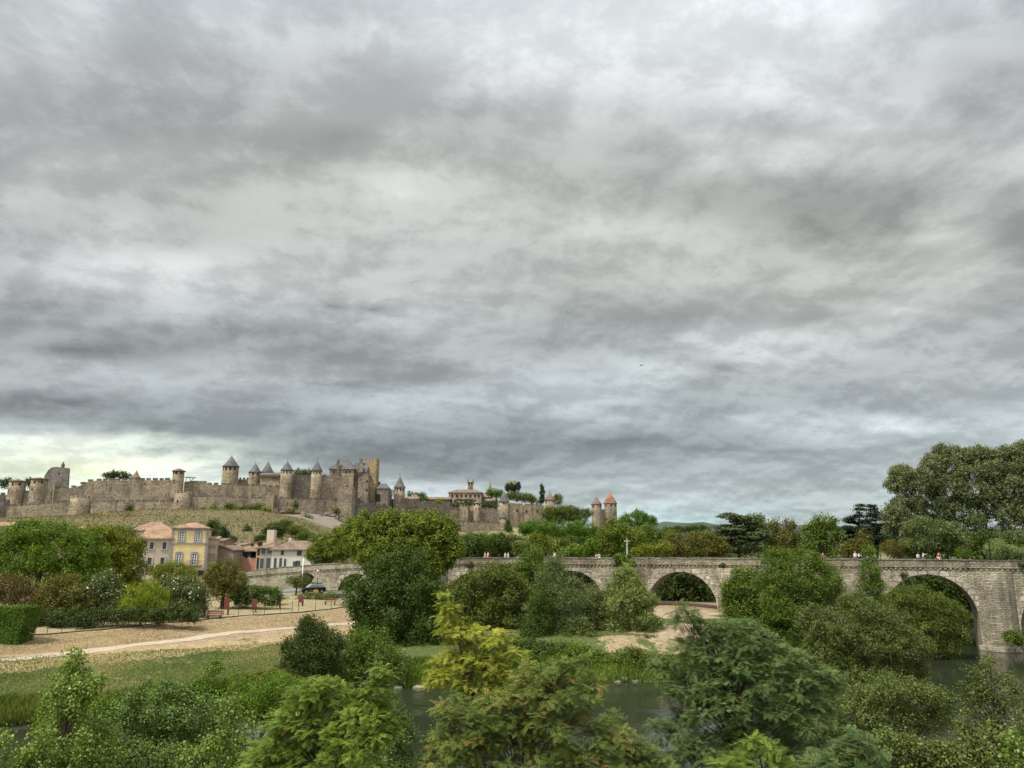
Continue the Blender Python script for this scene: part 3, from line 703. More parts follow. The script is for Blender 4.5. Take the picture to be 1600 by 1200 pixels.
def block(label, px0, px1, yt, yb, yo, depth=12, yaw=0, roof=None, apex=None, rmat=None, wins=(), mat=None, crenel=False, name='castle_building', cat='building', over=.6, ridge=None, group=None, wmat=None, ww=1.2, wh=1.9, base_drop=3, Yabs=None, wframe=None):
    """rectangular building: facade spans px0..px1 at depth Y; windows given as pixels"""
    mat = mat or STONE_W
    pc = (px0+px1)/2; Y = Yabs if Yabs else Yc(pc)+yo; ym = (yt+yb)/2
    A = at(px0, ym, Y); B = at(px1, ym, Y); t1_ = B.x/Y; w = (t1_*Y-A.x)/(math.cos(yaw)-t1_*math.sin(yaw))
    zt = at(pc, yt, Y).z; zb = at(pc, yb, Y).z
    ux = Vector((math.cos(yaw), math.sin(yaw), 0)); uy = Vector((-math.sin(yaw), math.cos(yaw), 0))
    O = Vector((A.x, Y, 0))
    def P(a, b, z): q = O+ux*a+uy*b; return (q.x, q.y, z)
    root = thing(name, label, cat, (*(O+ux*w/2+uy*depth/2).xy, zb), group)
    m = MB(); zz = zb-base_drop
    m.add([P(0, 0, zz), P(w, 0, zz), P(w, depth, zz), P(0, depth, zz), P(0, 0, zt), P(w, 0, zt), P(w, depth, zt), P(0, depth, zt)],
          [(0, 1, 5, 4), (1, 2, 6, 5), (2, 3, 7, 6), (3, 0, 4, 7), (4, 5, 6, 7)])
    if roof == 'gable_front':      # gable faces the camera
        za = at(pc, apex, Y).z; rp = w*(ridge if ridge is not None else .5)
        m.add([P(0, 0, zt), P(w, 0, zt), P(rp, 0, za), P(0, depth, zt), P(w, depth, zt), P(rp, depth, za)], [(0, 1, 2), (3, 5, 4)])
    if roof in ('gable_side', 'shed'):
        za = at(pc, apex, Y).z
        if roof == 'gable_side': m.add([P(0, 0, zt), P(0, depth, zt), P(0, depth/2, za-.1), P(w, 0, zt), P(w, depth, zt), P(w, depth/2, za-.1)], [(0, 1, 2), (3, 5, 4)])
        else: m.add([P(0, 0, zt), P(0, depth, zt), P(0, depth, za-.1), P(w, 0, zt), P(w, depth, zt), P(w, depth, za-.1)], [(0, 1, 2), (3, 5, 4), (1, 4, 5, 2)])
    m.obj('wall', mat, root)
    if roof:
        za = at(pc, apex, Y).z; o = over; m = MB(); t_ = .22
        if roof == 'pyramid' or roof == 'hip':
            rr = 0.0 if roof == 'pyramid' else (ridge if ridge is not None else .5)
            a = P(w*(.5-rr/2), depth/2, za); b = P(w*(.5+rr/2)+.01, depth/2, za)
            v = [P(-o, -o, zt), P(w+o, -o, zt), P(w+o, depth+o, zt), P(-o, depth+o, zt), a, b]
            lo = [(x, y, z-t_) for x, y, z in v[:4]]
            m.add(v+lo, [(0, 1, 5, 4), (1, 2, 5), (2, 3, 4, 5), (3, 0, 4), (0, 6, 7, 1), (1, 7, 8, 2), (2, 8, 9, 3), (3, 9, 6, 0), (6, 9, 8, 7)])
        elif roof == 'gable_front':
            rp = w*(ridge if ridge is not None else .5)
            for s_, e in ((-o, rp), (w+o, rp)):
                zl = zt-(za-zt)*o/max(rp if s_ < 0 else w-rp, .1)
                v = [P(s_, -o, zl+.03), P(s_, depth+o, zl+.03), P(e, depth+o, za+.03), P(e, -o, za+.03)]
                m.add(v+[(x, y, z+t_) for x, y, z in v], [(0, 1, 2, 3), (4, 5, 6, 7), (0, 1, 5, 4), (1, 2, 6, 5), (2, 3, 7, 6), (3, 0, 4, 7)])
        elif roof == 'gable_side':
            for s_, e in ((-o, depth/2), (depth+o, depth/2)):
                zl = zt-(za-zt)*o/(depth/2)
                v = [P(-o, s_, zl+.03), P(w+o, s_, zl+.03), P(w+o, e, za+.03), P(-o, e, za+.03)]
                m.add(v+[(x, y, z+t_) for x, y, z in v], [(0, 1, 2, 3), (4, 5, 6, 7), (0, 1, 5, 4), (1, 2, 6, 5), (2, 3, 7, 6), (3, 0, 4, 7)])
        elif roof == 'shed':
            v = [P(-o, -o, zt-(za-zt)*o/depth+.03), P(w+o, -o, zt-(za-zt)*o/depth+.03), P(w+o, depth+o, za+.03), P(-o, depth+o, za+.03)]
            m.add(v+[(x, y, z+t_) for x, y, z in v], [(0, 1, 2, 3), (4, 5, 6, 7), (0, 1, 5, 4), (1, 2, 6, 5), (2, 3, 7, 6), (3, 0, 4, 7)])
        m.obj('roof', rmat or SLATE, root)
    if crenel:
        m = MB()
        def line(a, b):
            a = Vector(a); b = Vector(b); L = (b-a).length; d = (b-a)/L; s = .2
            while s+1.5 < L:
                c = a+d*(s+.8); m.box((c.x, c.y, zt+.6), (1.6, .6, 1.3), math.atan2(d.y, d.x)); s += 2.5
        for (a0, b0, a1, b1) in ((0, 0, w, .7), (0, 0, .7, depth), (w-.7, 0, w, depth)):
            c = P((a0+a1)/2, (b0+b1)/2, 0); m.box((c[0], c[1], zt+.06), (abs(a1-a0)+.04, abs(b1-b0)+.04, .16), yaw)
        line(P(0, .35, 0), P(w, .35, 0)); line(P(w-.35, 0, 0), P(w-.35, depth, 0)); line(P(.35, 0, 0), P(.35, depth, 0))
        m.obj('battlement', mat, root)
    for wn in wins:
        wx, wy = wn[:2]; w_ = wn[2] if len(wn) > 2 else ww; h_ = wn[3] if len(wn) > 3 else wh
        frac = (wx-px0)/(px1-px0)*w; z = at(wx, wy, Y).z; m = MB(); c = P(frac, -.01, z)
        if wframe:
            f = MB(); f.box(c, (w_+.5, .12, h_+.5), yaw); fo = f.obj('window', wframe, root)
            m.box((c[0]+uy.x*-.05, c[1]+uy.y*-.05, c[2]), (w_, .14, h_), yaw); m.obj('pane', wmat or DARK, fo)
        else:
            m.box(c, (w_, .14, h_), yaw); m.obj('window', wmat or DARK, root)
    return root, P, w, zt, zb

# ---- outer (lower) curtain, left to right
castle_wall('lowest crenellated curtain wall at the far left, running from the left edge to the broad bastion', [(-90, 786, 815), (0, 787, 813), (14, 788, 812), (60, 785, 809), (114, 780.5, 807)])
tower('squat round stub tower of the lower wall cut by the left edge of the photo', 1, 25, 784, 812, -3, wins=0, crenel=True, mat=STONE_D)
tower('broad open bastion with ragged top on the lower wall, left of the small climbing shrub', 128, 33, 779, 807, -3, wins=0, crenel=True)
castle_wall('lower curtain wall with pale merlon gaps between the broad bastion and the tall tapered tower base', [(143, 782, 805), (200, 781, 804), (274, 781, 804)])
tower('tall tapered round bastion of the lower wall under the lantern-roofed watchtower', 287, 27, 771.5, 808, -4, wins=0, crenel=True, batter=1.1, wins2=[(284, 783), (292, 792)])
castle_wall('lower curtain wall above the row of bushes, ending at the small square projection', [(300, 773, 802), (340, 773, 801), (380, 775.5, 802), (415, 776, 806)])
block('small square projecting turret in the lower wall above the pale green bush', 414, 427, 773, 806, -3, 6, crenel=False, mat=STONE, name='castle_turret', cat='turret', group=TG)
castle_wall('lower curtain wall on the rocks below the twin slender drum towers', [(427, 775.5, 808), (480, 777, 806), (529, 780, 808)])
block('blank square barbican tower standing in front of the keep on the rocks', 527, 549.5, 764, 812, -6, 9, mat=STONE, crenel=True, name='barbican_tower', cat='tower', group=TG)
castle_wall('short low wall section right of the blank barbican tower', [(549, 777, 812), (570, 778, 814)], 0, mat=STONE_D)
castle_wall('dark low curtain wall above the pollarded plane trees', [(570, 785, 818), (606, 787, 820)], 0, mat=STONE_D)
# ---- inner (upper) curtain
castle_wall('short length of inner wall at the left photo edge with timber hoarding posts', [(-90, 768, 792), (0, 769, 792), (18, 770, 792)], 14, mat=STONE_D)
tower('flat-roofed round tower nearest the left edge on the inner wall', 28, 24, 752, 790, 11, apex=748.5, over=1.4, wins=3, wy=756, rmat=TILE_O, flare=False, wins2=[(22, 767)])
castle_wall('stepped inner wall between the two flat-roofed round towers', [(38, 767, 790), (52, 765, 790)], 14)
tower('second flat-roofed round tower, right beside the square turret and the ruin', 62, 24, 748.5, 790, 10, apex=745.5, over=1.6, wins=3, wy=753, rmat=TILE_O, flare=False, wins2=[(53, 764), (59, 764)])
block('square flat-topped turret attached to the second flat-roofed tower', 66, 84, 754, 790, 13, 8, mat=STONE, name='castle_turret', cat='turret', group=TG, wins=[(81, 775, .5, 7)])
# ruin behind
def ruin():
    Y = Yc(90)+45; root = thing('ruined_tower', 'broken grey ruined tower with sloping left side and a chimney-like spike', 'ruin', tuple(at(90, 765, Y)), TG)
    m = MB(); pts = [(69, 765), (69, 744), (75, 735), (80, 730.5), (87, 729.5), (106, 731.5), (107.5, 732), (105.5, 765)]
    f = [at(a, b, Y) for a, b in pts]; bk = [at(a+2, b, Y+9) for a, b in pts]; n = len(pts)
    m.add(f+bk, [tuple(range(n)), tuple(range(2*n-1, n-1, -1))]+[(i, n+i, n+(i+1) % n, (i+1) % n) for i in range(n)]); m.obj('tower_wall', m_stone('ruin_stone', (.22, .20, .175), (.17, .16, .15), (.1, .095, .09), bscale=1.3), root)
    m = MB(); c = at(98, 731, Y+3); m.box((c.x, c.y, c.z+1), (1.5, 1.5, 3)); m.box((c.x, c.y, c.z+2.6), (.8, .8, 2.4)); m.obj('chimney', STONE_D, root)
    for a, b in ((80, 755), (92, 740)):
        c = at(a, b, Y); m = MB(); m.box(c, (.8, .3, 1.6)); m.obj('window', DARK, root)
ruin()
castle_wall('long inner curtain wall rising in steps from the ruin to the lantern-roofed tower', [(84, 760, 790), (110, 759, 788), (124, 756, 788), (136, 750, 788), (150, 747.5, 788), (200, 747, 788), (272, 746.5, 788)], 14)
tower('slim watchtower with a wide flat conical cap in the middle of the inner wall', 279.5, 17, 736, 776, 9, apex=731.5, over=2.4, wins=3, wy=738.5, rmat=TILE_O, flare=False, batter=1.08, wins2=[(277, 752)])
def hoard():
    Y = Yc(296)+12; root = thing('timber_hoarding', 'open timber lean-to with props beside the slim watchtower', 'hoarding', tuple(at(295, 752, Y)))
    a, b = at(288, 746.3, Y), at(303, 747.5, Y); m = MB(); m.add([a, b, b+Vector((0, 4, .6)), a+Vector((0, 4, .6))]+[p+Vector((0, 0, .35)) for p in (a, b, b+Vector((0, 4, .6)), a+Vector((0, 4, .6)))], [(0, 1, 2, 3), (4, 5, 6, 7), (0, 1, 5, 4), (1, 2, 6, 5), (2, 3, 7, 6), (3, 0, 4, 7)]); m.obj('roof', WOOD, root)
    for x0, x1 in ((291, 290), (302, 297.5), (296, 300)):
        m = MB(); m.tube([at(x0, 747.5, Y), at(x1, 754, Y)], .22, 5); m.obj('prop', WOOD, root)
hoard()
castle_wall('battered inner wall with a low ruined parapet right of the slim watchtower', [(288, 753, 780), (303, 751, 780), (322, 751.5, 780)], 14, merl=False)
castle_wall('long inner wall in front of the large slate-coned tower', [(322, 753.5, 780), (345, 754.5, 780), (390, 755.5, 780), (437, 758.5, 782)], 14)
# castle proper
tower('stout round tower with the largest slate cone, standing alone left of the twin cones', 361, 24, 729, 757, 60, apex=712.5, over=1.3, wins=4, wy=731.5, wsize=(1.6, 2.0))
castle_wall('low gallery wall with dark openings between the stout tower and the twin cones', [(373, 745.5, 760), (389, 746.5, 760)], 70, merl=True, mat=STONE, mw=1.2, mg=1.0)
tower('left one of the twin slate-coned towers, slightly lower', 398.5, 18, 738, 760, 55, apex=723.5, over=1.3, wins=3, wy=740.5)
tower('right one of the twin slate-coned towers with a steeper roof', 418, 17, 738, 760, 62, apex=721, over=1.6, wins=0)
def gallery():
    r, P, w, zt, zb = block('covered timber gallery on a pale wall below the twin slate cones', 406, 437, 742, 760, 52, 6, mat=STONE_W, roof='shed', apex=737.5, rmat=SLATE, name='covered_gallery', cat='gallery')
    m = MB(); a = P(0, -.5, zt-1.3); b = P(w, -.5, zt-1.3); c = ((a[0]+b[0])/2, (a[1]+b[1])/2, zt-.7); m.box(c, (w, 1.0, 1.5)); m.obj('hoarding', WOOD, r)
gallery()
tower('slender drum tower with slate cone at the left end of the high castle wall', 448.5, 18.5, 734.5, 780, 6, apex=720.5, over=1.0, wins=4, wy=737, wsize=(.8, 1.5))
castle_wall('high castle wall between the two slender drum towers, trees showing above it', [(456, 742, 785), (488, 742, 785)], 10, merl=False, mat=STONE_D, mh=.8)
tower('slender drum tower with slate cone next to the square keep', 495, 16.5, 735.5, 782, 6, apex=718.5, over=1.0, wins=4, wy=738, wsize=(.8, 1.5))
castle_wall('weathered castle wall with faded arches between the drum tower and the keep', [(503, 741.5, 785), (516, 741, 785), (535, 742, 785)], 10, mat=STONE, mh=.8)
tower('tiny slate cone peeping over the castle wall between the two drum towers', 482.5, 6, 735.5, 745, 70, apex=730.5, over=.6, wins=0, name='castle_turret')
tower('small pale cone roof almost hidden by trees behind the high castle wall', 466, 8, 736, 745, 75, apex=729.5, over=.6, wins=0, name='castle_turret')
block('square keep with a tall slate pyramid roof and slim chimney', 514, 535, 733.5, 775, 22, 11, mat=STONE_W, name='castle_keep', cat='keep', wins=[(520, 738, .9, 1.4)])
def keep():
    r, P, w, zt, zb = block('tall square keep tower under the big slate pyramid roof', 532, 551, 733, 790, 18, 13, yaw=R(8), roof='pyramid', apex=712, mat=STONE_W, name='keep_tower', cat='tower', wins=[(540, 737.5, .9, 1.4), (545.5, 737.5, .9, 1.4), (534, 750, .8, 1.3), (542, 760, .8, 1.4)], group=TG)
    return r
def big_keep():
    # one keep 514..552 wide with a hipped pyramid
    Y = Yc(533)+16
    r, P, w, zt, zb = block('tall square keep under the largest slate pyramid roof', 514, 551.5, 733, 790, 16, 14, roof='hip', apex=712.5, ridge=.10, mat=STONE_W, name='keep_tower', cat='tower',
        wins=[(520, 738, .9, 1.4), (540, 737.5, .9, 1.4), (545.5, 737.5, .9, 1.4), (533, 750, .8, 1.3), (542, 760, .8, 1.4), (531, 760, .8, 1.4)], group=TG, over=1.0)
    m = MB(); c = at(528, 734, Y-.8); t = at(528, 721.5, Y-.8); m.box((c.x, Y-.8, (c.z+t.z)/2-1), (1.3, 1.4, t.z-c.z+5)); m.obj('chimney', STONE, r)
for o in [x for x in COL.objects if x.name.startswith('castle_keep')]:
    for ch in list(o.children): bpy.data.objects.remove(ch)
    bpy.data.objects.remove(o)
big_keep()
def facade_block():
    r, P, w, zt, zb = block('high stone residence with slate gable roof and arched windows between keep and lookout tower', 551, 571, 737, 793, 14, 12, mat=STONE_W, roof='gable_side', apex=722, name='castle_residence', cat='building', ridge=.5,
        wins=[(556, 738, .8, 1.6), (559, 745, .8, 1.6), (565.5, 745, .8, 1.6), (561, 763, 1.2, 2.6), (565.5, 765, 1.2, 2.2), (562, 773.5, 1.0, 2.2), (553, 770, .8, 2.4)])
    Y = Yc(561)+14
    m = MB(); c = at(564, 721, Y+4); m.box((c.x, c.y, c.z), (1.7, 1.7, 3.4)); m.obj('chimney', STONE_D, r)
    m = MB()   # stepped gable piece
    for k, (a, b, t) in enumerate([(556, 559, 731), (559, 562, 727.5), (562, 567, 724)]):
        p, q = at(a, t, Y-.15), at(b, t, Y-.15); m.box(((p.x+q.x)/2, Y+.2, p.z-4), (q.x-p.x, 1.0, 8))
    m.obj('stepped_gable', STONE, r)
facade_block()
block('lower gabled wing with broken roofline built against the lookout tower', 559, 575, 743, 795, 8, 10, mat=STONE, roof='gable_front', apex=736, ridge=.6, name='castle_wing', cat='building', wins=[(573, 752, .9, 1.6), (573, 766, .9, 2.0), (562, 750, .7, 1.1)])
block('tallest square lookout tower with ochre stains and a crenellated top', 570, 588.5, 718.5, 795, 13, 8, mat=m_stone('ochre_stone', (.37, .28, .16), (.30, .24, .165), (.15, .12, .085), bscale=1.3, blot=.07), crenel=True, name='lookout_tower', cat='tower', group=TG, wins=[(573.5, 753, .8, 2), (573.5, 766, .8, 2)])
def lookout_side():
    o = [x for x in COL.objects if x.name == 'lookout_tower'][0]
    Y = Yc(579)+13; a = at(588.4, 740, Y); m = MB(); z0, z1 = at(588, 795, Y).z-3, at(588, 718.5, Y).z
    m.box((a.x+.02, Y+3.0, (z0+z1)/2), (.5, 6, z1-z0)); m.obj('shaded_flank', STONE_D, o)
lookout_side()
block('slate-roofed gatehouse beside the tallest lookout tower', 588, 606, 763, 795, 6, 10, mat=STONE, roof='hip', apex=754.5, ridge=.4, name='gatehouse', cat='gatehouse', wins=[(591, 778, 2.6, 5)])
block('tiny dark roofed turret tucked between lookout tower and gatehouse', 586, 592, 753.5, 770, 16, 6, mat=STONE_D, roof='shed', apex=752, name='castle_turret', cat='turret')
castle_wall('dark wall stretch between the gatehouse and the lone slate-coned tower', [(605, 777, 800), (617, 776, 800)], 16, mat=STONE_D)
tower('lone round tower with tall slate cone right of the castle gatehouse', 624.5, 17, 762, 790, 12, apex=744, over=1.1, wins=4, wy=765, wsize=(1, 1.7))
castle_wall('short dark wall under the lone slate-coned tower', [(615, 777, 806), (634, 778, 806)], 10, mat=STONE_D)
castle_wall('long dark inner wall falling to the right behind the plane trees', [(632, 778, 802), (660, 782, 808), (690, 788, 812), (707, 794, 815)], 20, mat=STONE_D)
block('low tiled house behind the wall right of the lone slate cone', 633, 655, 779.5, 790, 45, 8, mat=STONE_W, roof='gable_side', apex=776, rmat=TILE_O, name='village_house', cat='house')
tower('little round house with a flat tiled cap behind the fortress wall', 650.5, 10, 771, 785, 60, apex=768.5, over=.8, wins=2, wy=774, rmat=TILE_O, flare=False, name='round_house', wsize=(.9, 1.2))
block('long low tiled barn roof behind the wall left of the hotel', 666, 703, 780, 795, 42, 9, mat=STONE_D, roof='gable_side', apex=776.5, rmat=TILE_O, name='village_house', cat='house')
# hotel with terraces
HW = [(706.5, 775), (714, 775), (721, 775), (728, 775), (735, 775), (742, 775), (748, 775), (704.5, 783), (711, 783), (721, 783), (728, 783), (735, 783), (742, 783), (709, 790, 1.4, 2.6), (714, 790, 1.4, 2.6), (744, 788, 1.4, 2.6)]
def hotel():
    r, P, w, zt, zb = block('large cream hotel with terracotta roof and rows of windows inside the walls', 701, 752, 769.5, 796, 40, 16, mat=m_stone('hotel_render', (.44, .37, .27), (.36, .30, .22), (.2, .17, .13), bscale=1.3), roof='hip', apex=763.5, ridge=.6, rmat=TILE_O, name='hotel', cat='hotel', wins=HW, over=.8, ww=1.4, wh=2.0)
    for k in range(4):
        m = MB(); c = P(w*(.3+.13*k), -.6, zt-(5.2 if k % 2 else 5.0)); m.box(c, (3.2, 1.2, .3)); m.obj('balcony', METAL, r)
hotel()
def bell():
    r, P, w, zt, zb = block('slim crenellated bell tower rising behind the hotel roof', 731, 739, 753, 775, 75, 5, mat=STONE_W, name='bell_tower', cat='tower', wins=[(733, 757, .7, 2.4), (737, 757, .7, 2.4), (735, 763, .6, 2)], group=TG)
    m = MB()
    for a in (0, w): 
        for b in (0, 5): c = P(a, b, 0); m.box((c[0], c[1], zt+.7), (1.1, 1.1, 2.4))
    c = P(w/2, 2.5, 0); m.box((c[0], c[1], zt-.2), (w+1.0, 6.0, .5)); m.obj('battlement', STONE_W, r)
bell()
def spire():
    Y = Yc(766)+110; r = thing('church_spire', 'thin pointed stone church spire behind the umbrella pine', 'spire', tuple(at(765.5, 768, Y)))
    m = MB(); b = at(765.5, 767, Y); t = at(765.5, 750.5, Y); m.lathe((b.x, Y, b.z), [(1.9, -4), (1.9, 0), (.08, t.z-b.z)], 8); m.obj('spire_cone', STONE, r)
    m = MB(); m.tube([(b.x, Y, t.z-.3), (b.x, Y, t.z+1.6)], .07, 4); m.obj('cross', METAL, r)
spire()
block('reddish tiled village house right of the hotel', 751, 768, 776.5, 792, 48, 12, mat=STONE_W, roof='gable_side', apex=769.5, rmat=TILE_O, name='village_house', cat='house', wins=[(756, 781), (762, 781)])
block('lower tiled village house nearest the umbrella pine', 757, 777, 783, 794, 36, 9, mat=STONE, roof='gable_side', apex=779, rmat=TILE_O, name='village_house', cat='house', wins=[(761, 787), (768, 787), (774, 787)])
block('pale garden pavilion on the terrace below the hotel', 716, 724, 785, 795, 26, 5, mat=m_plain('pale_render', (.62, .58, .52)), roof='gable_side', apex=783.5, rmat=TILE_O, name='pavilion', cat='pavilion')
block('square ruined tower block rising behind the dark cypresses', 793.5, 807, 751, 770, 70, 9, mat=STONE_W, crenel=False, name='ruined_tower', cat='ruin', group=TG)
# right part
castle_wall('inner wall with terrace greenery on top, left of the squat capped tower', [(704, 794, 818), (720, 794, 816), (741, 794.5, 816)], 18, mat=STONE)
block('square open-backed tower in the inner wall below the hotel', 718, 731, 791.5, 818, 14, 7, mat=STONE_W, crenel=True, name='castle_turret', cat='turret', group=TG)
tower('squat tower with a shallow tiled cap below the hotel terrace', 745.5, 10.5, 786, 815, 12, apex=782.5, over=1.2, wins=2, wy=789, rmat=TILE_O, flare=False, wins2=[(744, 795), (749, 795)], wsize=(1, 1.6))
castle_wall('inner wall between the squat capped tower and the big slate-coned tower', [(750, 793, 818), (779, 793, 820)], 18, mat=STONE)
tower('big round tower with steep slate cone above the small twin below it', 787, 16.5, 784, 834, 12, apex=768.5, over=1.1, wins=1, wy=786, wsize=(1, 1.4))
castle_wall('high curtain wall with two square openings right of the big slate-coned tower', [(796, 786, 834), (820, 787, 834), (850, 788, 834)], 14, mat=STONE_W, mw=1.8, mg=.5, mh=.8)
def holes():
    o = [x for x in COL.objects if x.get('label', '').startswith('high curtain wall with two')][0]
    for a, b in ((807.5, 798), (822.5, 799), (839, 799)):
        Y = Yc(a)+14; c = at(a, b, Y-.05); m = MB(); m.box(c, (1.5, .4, 2.0)); m.obj('window', DARK, o)
holes()
castle_wall('outermost low wall above the pale path, left of the small pointed turret', [(706, 812, 836), (720, 813, 834), (750, 814, 834), (782, 815, 836)], 0, mat=STONE_W)
tower('small pointed turret with slate cone standing just in front of the big slate-coned tower', 785.5, 11, 809, 836, -2, apex=799, over=.9, wins=2, wy=811, wsize=(.8, 1.2), mat=STONE_W)
tower('round tower with a brown tiled cone partly hidden by treetops', 859, 16, 781, 815, 14, apex=768, over=1.0, wins=2, wy=784, rmat=TILE_B, flare=True)
tower('left tower of the gate pair with a weathered brown pyramid roof', 932, 16, 788, 822, 6, apex=777, over=.9, wins=2, wy=791, rmat=TILE_B, flare=False, mat=STONE, sides=8)
castle_wall('short wall joining the two towers with tiled cones', [(939, 795.5, 822), (952, 795.5, 822)], 12, mat=STONE)
tower('right tower of the gate pair with a bright orange tiled cone', 953.5, 20, 786.5, 822, 6, apex=768.5, over=.9, wins=3, wy=789.5, rmat=TILE_R, flare=False, mat=STONE)
tower('far slate cone tip showing above the umbrella pine', 994.5, 6, 799, 815, 40, apex=793, over=.6, wins=0, name='castle_turret')
tower('reddish tiled cone tip behind the long stepped inner wall', 212.5, 13, 747, 760, 75, apex=735, over=.7, wins=0, rmat=TILE_O, name='castle_turret')
tower('pale cone tip among the trees behind the long stepped inner wall', 176.5, 7, 740, 755, 75, apex=732.5, over=.5, wins=0, name='castle_turret')
# rocks below the castle
def rocks():
    m = MB(); rr = random.Random(5)
    for i in range(75):
        px = rr.uniform(432, 560); py = rr.uniform(800, 826)-max(0, 470-px)*.12; Y = Yc(px)-rr.uniform(2, 26); c = at(px, py, Y); c.z = min(c.z, tz(c.x, c.y)+.8)
        m.lathe(c, [(rr.uniform(.7, 1.8), -1.2), (rr.uniform(1.5, 3), 0), (rr.uniform(.6, 1.8), rr.uniform(.8, 2.2))], 6, rr.uniform(0, 6), rr.uniform(.8, 1.8), 1)
    o = m.obj('rocky_outcrop', STONE_D); tag(o, kind='structure')
rocks()

# ================================================================== HOUSES IN THE TOWN
YEL = m_plain('yellow_render', (.61, .48, .25), .9, var=.10, scale=.7)
GREIGE = m_plain('grey_beige_render', (.42, .355, .285), .9, var=.10, scale=.6)
CREAM = m_plain('cream_render', (.50, .44, .35), .9, var=.12, scale=.6)
WHR = m_plain('white_render', (.52, .50, .44), .9, var=.12, scale=.5)
BRN = m_plain('brown_render', (.24, .195, .15), .9, var=.12, scale=.6)
PINK = m_plain('salmon_render', (.42, .21, .16), .9, var=.1)
GREYS = m_plain('grey_stone_trim', (.24, .23, .215), .9)
GLASS = m_plain('window_glass', (.055, .07, .085), .15)
BLUEG = m_plain('blue_shutter', (.055, .065, .07), .6)
def detailed_window(root, P, fx, z, w, h, frame=WHITEP, surround=GREYS, arch=True, bars=True, yaw=0):
    def Q(a, d, zz): return P(fx+a, -d, z+zz)
    f = MB()      # surround as four proud bars so the glass sits back in the opening
    for a, zz, ww, hh in ((-w/2-.13, 0, .26, h+.5), (w/2+.13, 0, .26, h+.5), (0, h/2+.13, w, .26), (0, -h/2-.13, w, .26)): f.box(Q(a, .03, zz), (ww, .20, hh), yaw)
    if arch: f.box(Q(0, .03, h/2+.34), (w*.7, .20, .16), yaw); f.box(Q(0, .03, h/2+.30), (w+.1, .18, .12), yaw)
    fo = f.obj('window', surround, root)
    m = MB(); m.box(Q(0, .01, 0), (w, .04, h), yaw); m.obj('pane', GLASS, fo)
    if bars:
        m = MB()
        for a in (-w/2+.06, 0, w/2-.06): m.box(Q(a, .05, 0), (.12, .05, h), yaw)
        for k in range(5): m.box(Q(0, .045, -h/2+h*k/4), (w, .045, .08), yaw)
        m.obj('frame', frame, fo)
HY = R(17)
def yellow_house():
    r, P, w, zt, zb = block('yellow two-window-wide town house with grey stone surrounds and hipped terracotta roof', 267.5, 322, 824, 905, 0, 11, mat=YEL, roof='hip', apex=814.5, ridge=.12, rmat=TILE, name='town_house', cat='house', Yabs=175, over=.45, group='houses of the town', yaw=HY)
    Y = 175; k = w/(322-267.5)
    for a, b in ((281.5, 838.5), (307, 839), (280, 873), (304, 873.5)):
        z = at(a, b, Y).z; detailed_window(r, P, (a-267.5)*k, z, 1.05, 2.0 if b < 850 else 2.3, yaw=HY)
    m = MB()
    for zz, hh in ((at(290, 849, Y).z, .25), (zt-.35, .6)): c = P(w/2, -.06, zz); m.box(c, (w+.1, .2, hh), HY)
    m.obj('string_course', GREYS, r)
    m = MB()
    for a in (.0, w):
        z = zb; i = 0
        while z < zt-.7: c = P(a, 0, z+.2); m.box(c, (.75 if i % 2 else .45, .12, .38), HY); z += .42; i += 1
    m.obj('quoins', GREYS, r)
    z = at(300, 883.5, Y).z; m = MB(); c = P((305-267.5)*k, -.55, z); m.box(c, (3.2, 1.1, .15), HY); bo = m.obj('balcony', GREYS, r)
    m = MB()
    for q in np.linspace(-1.55, 1.55, 16): m.box(P((305-267.5)*k+q, -1.05, z+.5), (.04, .04, .95), HY)
    m.box(P((305-267.5)*k, -1.05, z+1.0), (3.2, .06, .06), HY); m.obj('railing', METAL, bo)
    m = MB(); c = P(w*.45, .02, z-2.4); m.box(c, (w*.98, .1, 4.4), HY); m.obj('ground_storey', CREAM, r)
    for a in (292, 316): c = P((a-267.5)*k, -.08, z-2.2); m = MB(); m.box(c, (1.3, .1, 2.2), HY); m.obj('door', DARK, r)
yellow_house()
r, P, w_, zt_, zb_ = block('grey-beige lower house with dark blue windows and steep front roof, left of the yellow house', 219, 267, 842, 905, 0, 9, mat=GREIGE, roof='shed', apex=825.5, rmat=TILE, name='town_house', cat='house', Yabs=173.5, over=.5, group='houses of the town', yaw=HY)
for a, b in ((235, 852.5), (255, 852.5), (234, 877), (254, 877)):
    z = at(a, b, 173.5).z; detailed_window(r, P, (a-219)/48*w_, z, .8, 1.5, surround=GREIGE, frame=BLUEG, arch=False, bars=False, yaw=HY)
    m = MB(); c = P((a-219)/48*w_, -.08, z-.95); m.box(c, (1.3, .25, .12), HY); m.obj('sill', GREYS, r)
block('pale-walled house with a broad orange gabled roof behind the grey-beige house', 204, 262, 828, 900, 0, 12, mat=CREAM, roof='hip', apex=813.5, ridge=.25, rmat=TILE, name='town_house', cat='house', Yabs=184, over=.5, group='houses of the town', yaw=HY)
r2 = block('tan annex with wooden louvre panels attached right of the yellow house', 321.5, 337.5, 843, 905, 0, 9, mat=m_plain('tan_render', (.36, .30, .23)), roof='shed', apex=838.5, rmat=TILE, name='annex', cat='building', Yabs=178.5, yaw=HY, over=.3, wins=[(329, 854, 2.0, .9), (329, 871, 2.0, 1.9)], wmat=BRN)
block('dark brown house end with a mossy sloping roof right of the tan annex', 337, 364, 860, 900, 0, 10, mat=BRN, roof='gable_front', apex=853, ridge=.05, rmat=TILE_O, name='town_house', cat='house', Yabs=184, over=.4, group='houses of the town')
block('small brick-red house top next to the narrow cypress', 337, 348, 846, 880, 0, 8, mat=m_plain('brick_render', (.30, .15, .10)), roof='gable_side', apex=842, rmat=TILE_O, name='town_house', cat='house', Yabs=200, over=.2, group='houses of the town')
